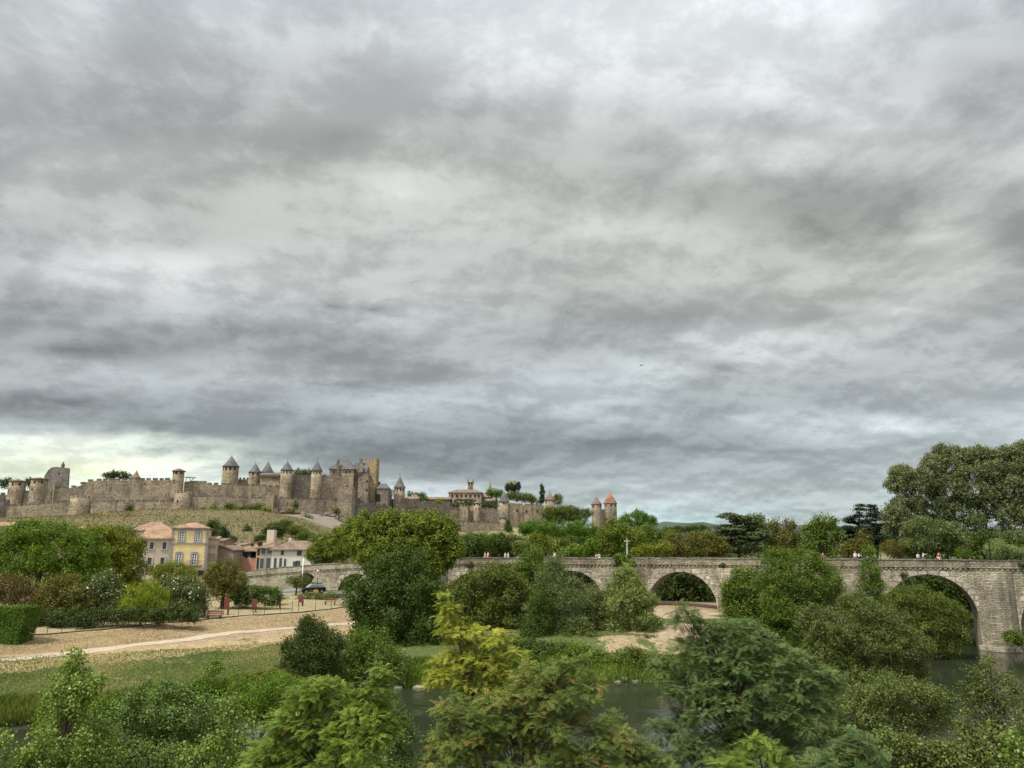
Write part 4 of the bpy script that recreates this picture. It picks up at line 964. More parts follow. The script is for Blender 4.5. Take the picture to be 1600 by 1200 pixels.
block('cream house with two arched openings under a low tiled roof', 350, 377, 856, 900, 0, 10, mat=CREAM, roof='gable_side', apex=849, rmat=TILE_O, name='town_house', cat='house', Yabs=205, over=.5, wins=[(366, 863, 1.2, 2.2), (371.5, 863, 1.2, 2.2)], group='houses of the town')
block('narrow yellow house front with two tiny dark windows below a sloping roofline', 376, 417, 853.5, 890, 0, 9, mat=YEL, roof='gable_front', apex=845, ridge=.9, rmat=TILE_O, name='town_house', cat='house', Yabs=203, over=.2, wins=[(393, 851, .7, .8), (405, 850, 1.2, .9)], group='houses of the town')
block('tall cream chimney stack block rising above the town roofs', 416.5, 427.5, 828, 860, 0, 2.2, mat=CREAM, name='chimney_block', cat='chimney', Yabs=196)
block('salmon pink house with a red awning beside the bridge ramp', 376, 401, 862, 892, 0, 9, mat=PINK, roof='shed', apex=855, rmat=TILE_O, name='town_house', cat='house', Yabs=190, over=.4, wins=[(382, 866, 1.0, 1.2), (391, 866, 2.2, 1.2), (396, 867, 1.2, 1.6)], group='houses of the town', wframe=CREAM)
block('narrow ochre house squeezed between the salmon house and the brown house', 400, 406, 858, 892, 0, 8, mat=m_plain('ochre_render', (.55, .36, .17)), roof='shed', apex=852, rmat=TILE_O, name='town_house', cat='house', Yabs=188, over=.3, wins=[(403, 863, .5, 1.4), (403, 880, .5, 2.6)], group='houses of the town')
block('taupe house with shuttered windows left of the white house', 405.5, 424.5, 855.5, 892, 0, 11, mat=m_plain('taupe_render', (.34, .28, .21)), roof='hip', apex=846.5, ridge=.3, rmat=TILE_O, name='town_house', cat='house', Yabs=186, over=.6, wins=[(411, 860.5, .9, 1.3), (420.5, 860, .9, 1.3), (409.5, 880, .8, 2.2), (419.5, 880, .9, 2.4)], group='houses of the town', wframe=m_plain('grey_shutter', (.30, .30, .27)), wmat=GLASS)
block('long white rendered house with a brown tiled roof above the bridge ramp', 424, 486, 858.5, 894, 0, 12, mat=WHR, roof='hip', apex=844.5, ridge=.45, rmat=TILE_O, name='town_house', cat='house', Yabs=184, over=.6, wins=[(440.5, 863, .7, 1.2), (467, 863, 1.1, 1.5), (430, 879.5, .6, 2.2), (438.5, 879.5, .6, 2.2), (445.5, 880, .5, 2.0), (461, 882.5, .9, 1.6), (466, 881.5, 1.0, 1.6)], group='houses of the town', wmat=BLUEG)
block('white chimney-like house corner poking above the white house roof', 451, 454.5, 840, 850, 0, 1.2, mat=WHR, name='chimney_block', cat='chimney', Yabs=194)
block('flat reddish roof edge at the far left behind the trees', -30, 21, 822, 850, 0, 14, mat=CREAM, roof='gable_side', apex=816, rmat=TILE, name='town_house', cat='house', Yabs=190, group='houses of the town')
block('small red-tiled roof peeping between the two big park trees', 108, 132, 829, 850, 0, 10, mat=CREAM, roof='gable_side', apex=823, rmat=TILE, name='town_house', cat='house', Yabs=200, group='houses of the town')
block('pale roofed shed among the trees beyond the bridge', 806, 820, 849, 862, 0, 7, mat=CREAM, roof='gable_side', apex=845.5, rmat=TILE_O, name='shed', cat='shed', Yabs=270)
# ================================================================== PLANTS
RG = np.random.default_rng(11)
def unit(v): return v/np.maximum(np.linalg.norm(v, axis=-1, keepdims=True), 1e-9)
L_ = {
 'mid':    m_leaf('leaf_mid_green', (.036, .062, .012), (.072, .110, .022), (.135, .180, .040)),
 'bright': m_leaf('leaf_bright_green', (.034, .068, .009), (.072, .122, .016), (.135, .195, .032)),
 'lime':   m_leaf('leaf_lime', (.075, .105, .012), (.150, .190, .022), (.260, .290, .045)),
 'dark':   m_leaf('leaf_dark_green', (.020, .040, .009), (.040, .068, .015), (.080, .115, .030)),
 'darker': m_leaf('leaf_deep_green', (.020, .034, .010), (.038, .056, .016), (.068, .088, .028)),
 'olive':  m_leaf('leaf_olive', (.038, .054, .013), (.072, .093, .023), (.132, .155, .045)),
 'oliveY': m_leaf('leaf_yellow_olive', (.055, .078, .010), (.110, .135, .018), (.190, .200, .035), (.23, .15, .035), .22),
 'rust':   m_leaf('leaf_rusty', (.048, .056, .014), (.090, .092, .024), (.145, .135, .040), (.15, .095, .035), .22),
 'red':    m_leaf('leaf_reddish_brown', (.055, .046, .024), (.10, .075, .042), (.15, .115, .07)),
 'silver': m_leaf('leaf_silver_green', (.080, .105, .048), (.150, .185, .090), (.260, .300, .165)),
 'grey':   m_leaf('leaf_grey_green', (.048, .066, .028), (.085, .108, .048), (.150, .175, .082)),
 'willow': m_leaf('leaf_willow', (.070, .092, .035), (.140, .172, .066), (.250, .290, .125)),
 'plane':  m_leaf('leaf_plane_tree', (.045, .072, .012), (.090, .122, .020), (.185, .205, .042)),
 'pine':   m_leaf('needle_umbrella_pine', (.036, .076, .010), (.062, .120, .016), (.100, .175, .028), trans=.12),
 'cedar':  m_leaf('needle_blue_cedar', (.040, .056, .030), (.075, .098, .060), (.135, .165, .110), trans=.1),
 'cedarD': m_leaf('needle_dark_cedar', (.014, .028, .015), (.026, .046, .026), (.046, .072, .040), trans=.05),
 'bird':   m_leaf('leaf_birch_like', (.056, .072, .034), (.104, .124, .060), (.19, .212, .115), gloss=.5),
 'acY':    m_leaf('leaflet_yellow', (.110, .135, .025), (.240, .265, .050), (.430, .430, .115), (.22, .15, .06), .20, trans=.3),
 'acG':    m_leaf('leaflet_fresh_green', (.050, .086, .018), (.110, .160, .034), (.235, .290, .070), (.28, .16, .05), .07, trans=.28),
 'acB':    m_leaf('leaflet_blue_green', (.040, .068, .027), (.082, .122, .052), (.165, .215, .108), (.17, .11, .04), .13, trans=.25),
 'acR':    m_leaf('leaflet_with_brown_pods', (.050, .074, .022), (.105, .138, .042), (.205, .240, .085), (.23, .13, .06), .24, trans=.25),
 'sap':    m_leaf('leaf_poplar_sapling', (.045, .078, .012), (.098, .148, .023), (.205, .270, .065), gloss=.5, trans=.25),
 'alder':  m_leaf('leaf_alder', (.032, .050, .010), (.064, .086, .018), (.135, .150, .042), gloss=.4),
 'alderD': m_leaf('leaf_dark_alder', (.026, .052, .009), (.056, .098, .016), (.125, .180, .04), gloss=.4),
 'flower': m_leaf('oleander_leaf_and_bloom', (.045, .062, .028), (.080, .102, .045), (.14, .165, .08), (.78, .76, .70), .10, aw=.86),
 'hedge':  m_leaf('clipped_hedge_leaf', (.034, .068, .010), (.060, .108, .017), (.095, .152, .03)),
 'meadow': m_leaf('meadow_grass_blade', (.070, .100, .030), (.120, .150, .048), (.20, .21, .09), (.30, .23, .13), .32),
 'scrub':  m_leaf('hill_scrub', (.080, .080, .042), (.125, .110, .062), (.175, .15, .092)),
 'straw':  m_leaf('straw', (.18, .14, .085), (.27, .21, .13), (.37, .295, .19)),
 'grass':  m_leaf('tall_grass', (.060, .085, .020), (.105, .130, .034), (.20, .20, .075), (.22, .17, .09), .16),
}
# ---- leaf shapes: every function returns (n,4,3) quads
def q_rhomb(C, Nrm, L, Wd, rng, dirv=None):
    n = len(C); t = rng.normal(size=(n, 3)) if dirv is None else dirv+rng.normal(size=(n, 3))*.35
    t = unit(t-(t*Nrm).sum(1, keepdims=True)*Nrm); b = np.cross(Nrm, t)
    s = rng.uniform(.65, 1.25, (n, 1)); L = L*s; Wd = Wd*s
    return np.stack([C-t*L*.5, C+b*Wd*.5+Nrm*Wd*.10, C+t*L*.5-Nrm*L*.12, C-b*Wd*.5+Nrm*Wd*.10], 1)
def q_pinnate(O, D, L, K, rng, droop=.45, lw=.034, ll=.25):
    n = len(O); up = np.array([0, 0, 1.0])
    side = unit(np.cross(D, up)+rng.normal(size=(n, 3))*.12); out = []
    Ls = L*rng.uniform(.7, 1.2, (n, 1))
    for k in range(1, K+1):
        t = k/K; p = O+D*Ls*t-up*Ls*(t*t)*droop
        d = unit(D-up*2*t*droop); prof = math.sin(math.pi*min(t*.85+.12, 1))
        for sg in (-1, 1):
            dirl = unit(side*sg*.85+d*.45-up*.18); l = Ls*ll*(.45+.75*prof); w = Ls*lw
            wv = unit(np.cross(dirl, np.cross(side, d)))*w
            out.append(np.stack([p, p+dirl*l*.45+wv, p+dirl*l, p+dirl*l*.45-wv], 1))
    return np.concatenate(out, 0), n, 2*K
def lobes_expand(lobes, rng, k=7, r0=.42, core=.82):
    out = []
    for (c, r) in lobes:
        out.append((c, r*core, 1.0))
        for j in range(k):
            d = rng.normal(size=3); d /= np.linalg.norm(d); d[2] = abs(d[2])*.9-.25 if rng.random() < .8 else d[2]
            s = rng.uniform(.7, 1.15)*r0
            out.append((c+d*r*(.98-s*.62), r*s, 1.0))
    if k > 4 and rng.random() < .9:      # a few limbs reach out of the crown
        for j in range(3):
            d = rng.normal(size=3); d[2] = abs(d[2])*1.1+.1; d /= np.linalg.norm(d); s = rng.uniform(.10, .19)
            out.append((c+d*r*rng.uniform(.95, 1.14), np.maximum(r*s, .12), 1.0))
    return out
def crown_points(lobes, n, rng, shell=.55):
    A = np.array([(l[1].prod()**(2/3)) for l in lobes]); A = A/A.sum()
    idx = rng.choice(len(lobes), size=n, p=A)
    C = np.array([l[0] for l in lobes])[idx]; Rr = np.array([l[1] for l in lobes])[idx]
    d = unit(rng.normal(size=(n, 3))); rad = (shell+(1-shell)*rng.random((n, 1))**.6)
    P = C+d*Rr*rad; N = unit(d/Rr)
    keep = np.ones(n, bool)
    for (c, r, _) in lobes:
        q = ((P-c)/r); ins = (q*q).sum(1) < .42; keep &= ~(ins & (rng.random(n) < .85))
    return P[keep], N[keep]
def area(lobes): return sum(4*math.pi*((l[1][0]*l[1][1])**1.6/3+(l[1][0]*l[1][2])**1.6/3+(l[1][1]*l[1][2])**1.6/3)**(1/1.6) for l in lobes)

KIND = {  # leaf type, leaf length, width, clump radius, coverage (clumps per clump disc), leaves per clump
 'broad':   dict(t='r', L=.25, W=.17, cr=.60, cov=1.05, n=42, up=.5, k=14, r0=.34),
 'broadfar':dict(t='r', L=.46, W=.32, cr=.95, cov=1.2, n=30, up=.5, k=13, r0=.34),
 'fine':    dict(t='r', L=.22, W=.11, cr=.50, cov=1.1, n=40, up=.4, k=14, r0=.34),
 'finefar': dict(t='r', L=.42, W=.24, cr=.85, cov=1.2, n=30, up=.4, k=12, r0=.34),
 'tiny':    dict(t='r', L=.85, W=.6, cr=1.6, cov=1.3, n=18, up=.5, k=6),
 'plane':   dict(t='r', L=.29, W=.22, cr=.48, cov=1.1, n=36, up=.9, k=6, spike=1.0, r0=.36),
 'willow':  dict(t='v', L=.50, W=.085, cr=.55, cov=1.2, n=60, up=.2, k=14, r0=.32),
 'tallpop': dict(t='v', L=.50, W=.20, cr=.62, cov=1.0, n=30, up=.3, k=18, r0=.30, core=.9, hole=1.1),
 'pinef':   dict(t='r', L=.55, W=.20, cr=.75, cov=1.5, n=30, up=1.2, k=12, r0=.34),
 'cedar':   dict(t='r', L=.55, W=.22, cr=1.1, cov=1.7, n=50, up=1.6, k=12, flat=.22, r0=.42),
 'cyp':     dict(t='w', L=.9, W=.22, cr=.8, cov=1.4, n=24, up=0, k=3, upw=1),
 'alder':   dict(t='r', L=.10, W=.07, cr=.27, cov=1.1, n=46, up=.6, k=15, hole=1.8, r0=.34),
 'sapling': dict(t='r', L=.10, W=.09, cr=.24, cov=1.15, n=28, up=.35, k=14, r0=.30, core=.72, hole=1.8),
 'acacia':  dict(t='p', L=.32, K=8, cr=.25, cov=.80, n=22, droop=.30, k=20, r0=.30, core=.62, hole=1.8),
 'bamboo':  dict(t='w', L=.42, W=.07, cr=.5, cov=1.2, n=50, up=0, k=6, upw=1),
 'shrub':   dict(t='r', L=.24, W=.13, cr=.42, cov=1.2, n=34, up=.5, k=7),
 'hedge':   dict(t='r', L=.14, W=.10, cr=.2, cov=1.6, n=20, up=.3, k=0),
}
def make_crown(lobes, kd, rng, expand=True, dens=1.0):
    lb = lobes_expand(lobes, rng, kd['k'], kd.get('r0', .42), kd.get('core', .82)) if expand else [(c, r, 1.) for c, r in lobes]
    cr = kd['cr']; nc = int(area(lb)/(math.pi*cr*cr)*kd['cov']*dens)+8
    P, N = crown_points(lb, nc, rng)
    # irregular crown: low-frequency bulges and hollows, some of them open
    sz = float(np.mean([l[1].mean() for l in lb]))*1.1; w = 2*math.pi/max(sz*1.7, cr*2.2); ph = rng.uniform(0, 6.28, 6)
    fld = np.sin(P[:, 0]*w+ph[0]+1.3*np.sin(P[:, 2]*w*.7+ph[1]))*np.sin(P[:, 2]*w*1.2+ph[2]+np.sin(P[:, 1]*w+ph[3]))*.6+np.sin(P[:, 1]*w*.9+P[:, 0]*w*.6+ph[4])*np.sin(P[:, 2]*w*2.1+ph[5])*.4
    if kd.get('hole', 1):
        sh = (rng.random(len(P)) < .09)*rng.uniform(.12, .38, len(P))*np.clip(N[:, 2]+.5, 0, 1)
        P = P+N*(fld*sz*.27+sh*sz)[:, None]; keep = fld > rng.normal(size=len(P))*.12-(.92-.5*kd.get('hole', 1) if kd.get('hole', 1) < 1.5 else .22); P, N, fld = P[keep], N[keep], fld[keep]
    nc = len(P); ct = np.clip(rng.beta(2.2, 2.2, nc)*.75+.14+fld*.22, 0, 1); n = kd['n']
    # clump tone carries painted shading: crown bulges lighter, hollows darker
    if kd['t'] == 'p':
        O = np.repeat(P, n, 0)+rng.normal(size=(nc*n, 3))*cr*np.array([.45, .45, .2])
        D = unit(np.repeat(N, n, 0)*np.array([.6, .6, .3])+rng.normal(size=(nc*n, 3))*np.array([.8, .8, .35])+np.array([0, 0, .22]))
        Q, m, rep = q_pinnate(O, D, kd['L'], kd['K'], rng, kd['droop'])
        leaf = rng.random(nc*n); clump = np.repeat(ct, n)
        return Q, np.tile(leaf, rep), np.tile(clump, rep), P, N, lb
    off = rng.normal(size=(nc*n, 3))*cr*.55
    if kd.get('flat'): off[:, 2] *= kd['flat']
    C = np.repeat(P, n, 0)+off
    NN = np.repeat(N, n, 0)
    if kd.get('spike'):   # upright shoots
        C[:, 2] += rng.exponential(.22, nc*n)*(rng.random(nc*n) < .4)*kd['spike']
    nr = unit(NN*.55+rng.normal(size=C.shape)*.6+np.array([0, 0, kd.get('up', .4)]))
    if kd['t'] == 'v':   # arching shoots: outwards and up near the top, hanging lower down
        dv = NN*.9+np.array([0, 0, .25])+np.repeat(rng.normal(size=(nc, 3))*.4, n, 0)
        hz = unit(rng.normal(size=C.shape))
        Q = q_rhomb(C, hz, kd['L'], kd['W'], rng, dv)
    elif kd['t'] == 'w':
        dv = np.tile(np.array([0, 0, 1.0 if kd.get('upw') else -1.0]), (len(C), 1))+NN*.35
        hz = unit(rng.normal(size=C.shape)*np.array([1, 1, .25])+NN*.3)
        Q = q_rhomb(C, hz, kd['L'], kd['W'], rng, dv)
    else: Q = q_rhomb(C, nr, kd['L'], kd['W'], rng)
    return Q, rng.random(len(Q)), np.repeat(ct, n), P, N, lb
def quads_obj(name, Q, tone, clump, mat, parent):
    V = Q.reshape(-1, 3); I = np.arange(len(V)).reshape(-1, 4)
    return npmesh(name, V, I, mat, parent, {'tone': ('FACE', 'FLOAT', tone), 'clump': ('FACE', 'FLOAT', clump)})
def limbs(mb, base, lobes, rng, r, n=7, tips=None, height=None):
    base = Vector(base); cen = Vector(np.mean([l[0] for l in lobes], 0)); top = max(lobes, key=lambda l: l[0][2]+l[1][2]); tp = Vector(top[0])+Vector((0, 0, top[1][2]*.6))
    lean = [base-Vector((0, 0, .4)), base.lerp(cen, .35), base.lerp(cen, .7)+Vector((rng.normal()*.03, rng.normal()*.03, 0))*(cen-base).length, cen, cen.lerp(tp, .6), tp]
    mb.tube(lean, [r*1.25, r, r*.8, r*.6, r*.35, r*.1], 7)
    T = tips if tips is not None else np.array([l[0] for l in lobes])
    if len(T) > n: T = T[rng.choice(len(T), n, replace=False)]
    for p in T:
        p = Vector(p); s = lean[2] if p.z < cen.z else lean[3]
        s = base.lerp(cen, rng.uniform(.45, .95)); mid = s.lerp(p, .5)+Vector((0, 0, .08*(p-s).length))
        mb.tube([s, mid, p], [r*.45, r*.28, r*.07], 5)
def plant(name, label, cat, px, Y, kind, mat, lobes, group=None, base_y=None, trunk=.22, dens=1.0, depth=1.0, bark=None, seed=None, wall=None, split=None, nl=8, expand=True, twigs=True):
    """lobes: (px, py, rx_px, ry_px[, dY]) measured in the photograph, turned into metres at the plant's own distance"""
    rng = np.random.default_rng(seed if seed is not None else int(px*7+Y*13) % 99991)
    kd = KIND[kind]; LB = []
    for lo in lobes:
        dY = lo[4] if len(lo) > 4 else 0; c = at(lo[0], lo[1], Y+dY); m = mpp(lo[1], Y+dY)
        LB.append((np.array(c), np.array([lo[2]*m, (lo[2]*m*.6+lo[3]*m*.4)*depth, lo[3]*m*1.03])))
    X = (px-800)/1229.0*Y
    zb = base_y if base_y is not None else tz(X, Y)
    root = thing(name, label, cat, (X, Y, zb), group)
    Q, tone, clump, P, N, lb = make_crown(LB, kd, rng, expand, dens)
    quads_obj('foliage' if cat in ('shrub', 'bush', 'hedge', 'plant') else 'crown', Q, tone, clump, L_[mat], root)
    if trunk:
        mb = MB(); limbs(mb, (X, Y, zb), [(l[0], l[1]) for l in LB], rng, trunk, nl, np.array([l[0] for l in lb]))
        mb.obj('trunk' if cat == 'tree' else 'stem', bark or BARK, root)
    return root
T_ = 'tree'; B_ = 'bush'
def tree(label, px, Y, kind, mat, lobes, **kw): return plant(kw.pop('name', 'tree'), label, T_, px, Y, kind, mat, lobes, **kw)
def bush(label, px, Y, kind, mat, lobes, **kw): return plant(kw.pop('name', 'bush'), label, B_, px, Y, kind, mat, lobes, trunk=kw.pop('trunk', .06), **kw)

# ---------------- foreground plants on the near bank
GF = 'foreground trees on the near bank'
tree('slender young poplar with round glossy leaves standing tall at the lower left', 112, 30, 'sapling', 'sap',
     [(114, 1040, 11, 38), (108, 1085, 38, 45), (132, 1075, 28, 40), (112, 1150, 62, 55), (100, 1230, 72, 60), (55, 1195, 24, 50), (150, 1195, 38, 50)], group=GF, trunk=.06, name='poplar_sapling', nl=26, dens=1.15)
tree('leafy poplar twigs poking in at the extreme lower left edge', -4, 27, 'sapling', 'sap', [(-6, 1180, 16, 48), (-20, 1240, 30, 50)], group=GF, trunk=.04, name='poplar_sapling')
tree('dark green alder thicket filling the lower left between the poplar and the sapling', 255, 36, 'alder', 'alderD',
     [(240, 1110, 62, 48), (300, 1125, 62, 45), (205, 1150, 50, 50), (290, 1190, 95, 60), (250, 1090, 30, 26), (220, 1240, 80, 60)], group=GF, trunk=.12, name='alder')
tree('bright fresh-green sapling tip rising behind the dark alder thicket', 335, 41, 'sapling', 'bright',
     [(334, 1045, 12, 24), (330, 1075, 26, 24), (300, 1085, 22, 20), (345, 1105, 38, 32), (260, 1085, 20, 18), (335, 1150, 40, 40)], group=GF, trunk=.05, name='sapling', dens=1.2)
tree('yellow-green poplar sapling with broad leaves left of the feathery green acacia', 372, 29, 'sapling', 'sap',
     [(355, 1120, 20, 30), (378, 1140, 24, 36), (345, 1170, 28, 40), (385, 1190, 32, 40), (292, 1185, 14, 24), (360, 1230, 50, 40)], group=GF, trunk=.05, name='poplar_sapling', dens=.8)
tree('green shrubby tree with small leaves behind the left acacia', 415, 50, 'alder', 'bright',
     [(410, 1090, 30, 26), (440, 1080, 30, 20), (395, 1110, 30, 28), (440, 1115, 34, 26)], group=GF, trunk=.08, name='shrubby_tree', dens=1.1)
tree('feathery fresh-green acacia at the bottom left of centre with one tall lime tip', 520, 27, 'acacia', 'acG',
     [(592, 1048, 9, 15), (586, 1075, 20, 18), (575, 1100, 42, 30), (505, 1085, 50, 26), (475, 1125, 52, 36), (548, 1140, 62, 48), (448, 1165, 44, 40), (590, 1125, 34, 30), (500, 1190, 110, 50), (430, 1215, 60, 40)], group=GF, trunk=.09, name='acacia', nl=30, dens=1.3)
tree('dark leafy alder at the river edge right of the feathery green acacia', 612, 36, 'alder', 'alderD',
     [(608, 1115, 22, 34), (622, 1150, 28, 36), (605, 1190, 42, 40)], group=GF, trunk=.08, name='alder')
tree('yellow acacia with browning pods standing tallest in the centre foreground', 735, 31, 'acacia', 'acY',
     [(702, 928, 11, 12), (700, 948, 13, 14), (706, 966, 17, 14), (722, 988, 34, 18), (760, 996, 32, 18), (778, 1000, 20, 12), (705, 985, 16, 20), (730, 1022, 34, 20), (790, 1025, 32, 16), (818, 1030, 16, 14), (750, 1045, 52, 22), (700, 1030, 18, 12), (690, 1058, 24, 14), (722, 1065, 22, 20), (760, 1075, 40, 26)], group=GF, trunk=.07, name='acacia', nl=34, dens=1.0)
tree('wide acacia with brown seed pods across the bottom centre', 800, 27, 'acacia', 'acR',
     [(850, 1055, 38, 22), (900, 1040, 26, 18), (830, 1085, 60, 34), (905, 1080, 44, 30), (770, 1120, 62, 36), (850, 1130, 75, 40), (945, 1150, 36, 26), (720, 1110, 26, 18), (690, 1115, 22, 14), (735, 1160, 60, 34), (830, 1185, 120, 40), (700, 1190, 60, 34), (930, 1195, 44, 26)], group=GF, trunk=.09, name='acacia', nl=40, dens=1.0)
tree('large blue-green acacia dominating the right foreground', 1165, 32, 'acacia', 'acB',
     [(1068, 955, 18, 11), (1080, 975, 26, 16), (1070, 1008, 24, 18), (1100, 992, 24, 16), (1130, 985, 34, 22), (1165, 1000, 44, 28), (1110, 1020, 36, 30), (1205, 1030, 56, 34), (1160, 1050, 70, 42), (1090, 1075, 50, 34), (1240, 1065, 62, 38), (1290, 1065, 34, 22), (1150, 1105, 95, 50), (1060, 1130, 40, 34), (1250, 1115, 70, 44), (1040, 1040, 24, 16), (1160, 1175, 120, 46), (1068, 1180, 50, 34)], group=GF, trunk=.12, name='acacia', nl=50, dens=1.0)
tree('small blue-green acacia spray at the very bottom right of centre', 1335, 23, 'acacia', 'acB',
     [(1330, 1160, 28, 18), (1350, 1180, 36, 22), (1300, 1190, 34, 20), (1325, 1210, 60, 24)], group=GF, trunk=.05, name='acacia', dens=1.1)
tree('yellowish-green acacia tips at the bottom edge right of centre', 1190, 23, 'acacia', 'acG',
     [(1185, 1165, 26, 14), (1160, 1190, 40, 18), (1215, 1190, 30, 18)], group=GF, trunk=.05, name='acacia', dens=.9)
tree('olive-green alder with small glossy leaves between the blue-green acacia and the bridge pier', 1330, 52, 'alder', 'alder',
     [(1345, 950, 30, 26), (1390, 975, 40, 30), (1310, 985, 56, 36), (1360, 1010, 70, 36), (1420, 1010, 40, 24), (1290, 1030, 50, 36), (1350, 1060, 90, 40), (1430, 1050, 24, 16), (1270, 975, 26, 28)], group=GF, trunk=.16, name='alder', nl=20, dens=1.5)
tree('lower olive-green alder spreading over the calm water at the lower right', 1380, 42, 'alder', 'alder',
     [(1400, 1085, 70, 26), (1330, 1110, 70, 40), (1460, 1090, 30, 20), (1400, 1130, 60, 30), (1290, 1130, 44, 34), (1470, 1120, 26, 18)], group=GF, trunk=.12, name='alder', nl=18, dens=1.15)
tree('slim leafy tree with dark bent stem at the right edge over the water', 1545, 36, 'alder', 'alder',
     [(1548, 1035, 10, 12), (1535, 1055, 22, 16), (1520, 1075, 24, 22), (1565, 1075, 26, 24), (1585, 1100, 26, 30), (1540, 1105, 28, 28), (1525, 1140, 34, 26), (1580, 1150, 36, 34)], group=GF, trunk=.07, name='alder', nl=24, dens=.75)
tree('bright and dark mixed thicket in the bottom right corner', 1500, 29, 'sapling', 'alder',
     [(1440, 1180, 60, 26), (1510, 1180, 60, 26), (1580, 1170, 46, 32), (1390, 1165, 40, 26), (1480, 1215, 110, 30)], group=GF, trunk=.07, name='alder', dens=1.3)
tree('low leafy alder bush closing the gap under the dark alder thicket', 210, 33, 'alder', 'alderD', [(180, 1180, 50, 34), (240, 1190, 60, 30), (150, 1130, 26, 22), (330, 1200, 70, 30)], group=GF, trunk=.06, name='alder')
tree('fresh-green willow scrub at the bottom between poplar and dark alder', 130, 38, 'sapling', 'bright', [(150, 1115, 34, 26), (190, 1105, 30, 24), (170, 1150, 46, 34), (80, 1130, 30, 30)], group=GF, trunk=.06, name='shrubby_tree')
tree('mixed green shrubby tree hiding the river left of the tall lime tip', 420, 56, 'alder', 'bright', [(380, 1075, 34, 24), (430, 1072, 36, 20), (460, 1080, 34, 20), (400, 1100, 44, 28)], group=GF, trunk=.08, name='shrubby_tree')
tree('brown-podded acacia branches reaching across the water at the bottom', 980, 30, 'acacia', 'acR', [(975, 1165, 34, 20), (1010, 1185, 36, 22), (960, 1130, 22, 14), (1000, 1200, 50, 20)], group=GF, trunk=.05, name='acacia', nl=20)
tree('low dark alder growth glimpsed under the brown-podded acacia', 760, 34, 'alder', 'alderD', [(700, 1150, 34, 18), (760, 1165, 44, 22), (850, 1172, 50, 22), (915, 1180, 34, 18)], group=GF, trunk=.06, name='alder', dens=.8)
tree('lime leaf shoots at the bottom right corner', 1590, 25, 'sapling', 'sap', [(1585, 1165, 20, 18), (1600, 1190, 26, 20)], group=GF, trunk=.04, name='sapling', dens=.7)

# ---------------- far bank of the river
GB = 'trees and bushes on the far bank'
bush('rusty dark bush with thin upright shoots at the end of the meadow', 482, 78, 'fine', 'darker', [(485, 968, 10, 12), (487, 990, 30, 25), (478, 1020, 40, 34), (508, 1015, 30, 34), (485, 1045, 48, 22), (460, 1035, 22, 26)], group=GB, dens=1.2)
bush('mid-green bush with yellowish edge beside the river bend', 590, 80, 'fine', 'mid', [(560, 1010, 24, 24), (590, 1020, 36, 30), (545, 1045, 34, 22), (600, 1048, 34, 22), (622, 1035, 16, 22), (570, 1000, 18, 18)], group=GB, dens=1.2)
tree('massive dark-green tree in front of the lit plane trees, reaching the river', 625, 94, 'broad', 'dark', [(632, 890, 48, 34), (640, 925, 62, 40), (610, 960, 56, 52), (670, 975, 42, 60), (640, 1020, 62, 48), (600, 915, 44, 42), (690, 1010, 30, 50), (575, 985, 30, 44), (592, 1028, 36, 30), (560, 930, 20, 40), (650, 1052, 62, 24), (700, 1050, 34, 22)], group=GB, trunk=.5, dens=1.25)
tree('wide lollipop-pollarded plane tree with lit top in front of the bridge', 620, 122, 'plane', 'plane', [(575, 838, 52, 38), (620, 830, 62, 34), (660, 828, 44, 32), (620, 870, 85, 36)], group='pollarded plane trees', trunk=.4, dens=1.2, name='plane_tree')
tree('right-hand pollarded plane tree with bright round crown above the bridge', 688, 118, 'plane', 'plane', [(680, 832, 42, 36), (694, 858, 32, 38), (668, 880, 40, 36)], group='pollarded plane trees', trunk=.4, dens=1.2, name='plane_tree')
tree('smaller pollarded plane at the left end, beside the white house', 520, 163, 'plane', 'plane', [(515, 858, 30, 26), (497, 866, 18, 22), (538, 850, 24, 32)], group='pollarded plane trees', trunk=.4, dens=1.2, name='plane_tree', depth=.7)
tree('broad olive-green tree in front of the bridge right of the dark tree', 765, 104, 'broad', 'olive', [(765, 905, 44, 30), (730, 930, 34, 34), (790, 930, 40, 40), (752, 970, 56, 44), (795, 980, 34, 50), (725, 960, 28, 44)], group=GB, trunk=.3, dens=1.25)
tree('fresh green tree poking above the bridge parapet near the poplars', 832, 116, 'broad', 'mid', [(832, 872, 18, 24), (838, 895, 32, 28), (815, 910, 26, 28), (845, 925, 28, 28)], group=GB, trunk=.25, dens=1.2)
tree('silvery poplar with pale upright stems left of the willow', 880, 101, 'fine', 'grey', [(868, 885, 14, 18), (866, 908, 28, 28), (885, 935, 42, 38), (900, 970, 40, 44), (880, 1000, 44, 34), (855, 950, 26, 30), (925, 935, 20, 24)], group=GB, trunk=.2, dens=1.2, bark=BARKP, nl=16, name='poplar_tree')
tree('deep green conical shrub tree at the foot of the silvery poplar', 838, 98, 'fine', 'dark', [(842, 945, 20, 24), (836, 985, 26, 38), (850, 1005, 30, 26)], group=GB, trunk=.12, dens=1.2)
tree('round silvery willow standing alone before the middle arch', 982, 102, 'willow', 'willow', [(978, 912, 26, 26), (980, 945, 46, 38), (992, 975, 40, 34), (965, 975, 32, 36)], group=GB, trunk=.25, dens=1.2, name='willow_tree')
bush('low leafy bank shrub at the foot of the willow', 935, 97, 'shrub', 'olive', [(905, 1000, 34, 20), (945, 1005, 30, 12), (1010, 1003, 26, 10), (985, 1007, 20, 8)], group=GB)
tree('dense green tree covering the bridge pier, left of the taller willow', 1175, 104, 'broad', 'mid', [(1150, 925, 24, 22), (1175, 915, 40, 30), (1160, 945, 36, 36), (1200, 940, 44, 44), (1215, 975, 40, 30), (1180, 975, 44, 26)], group=GB, trunk=.3, dens=1.3)
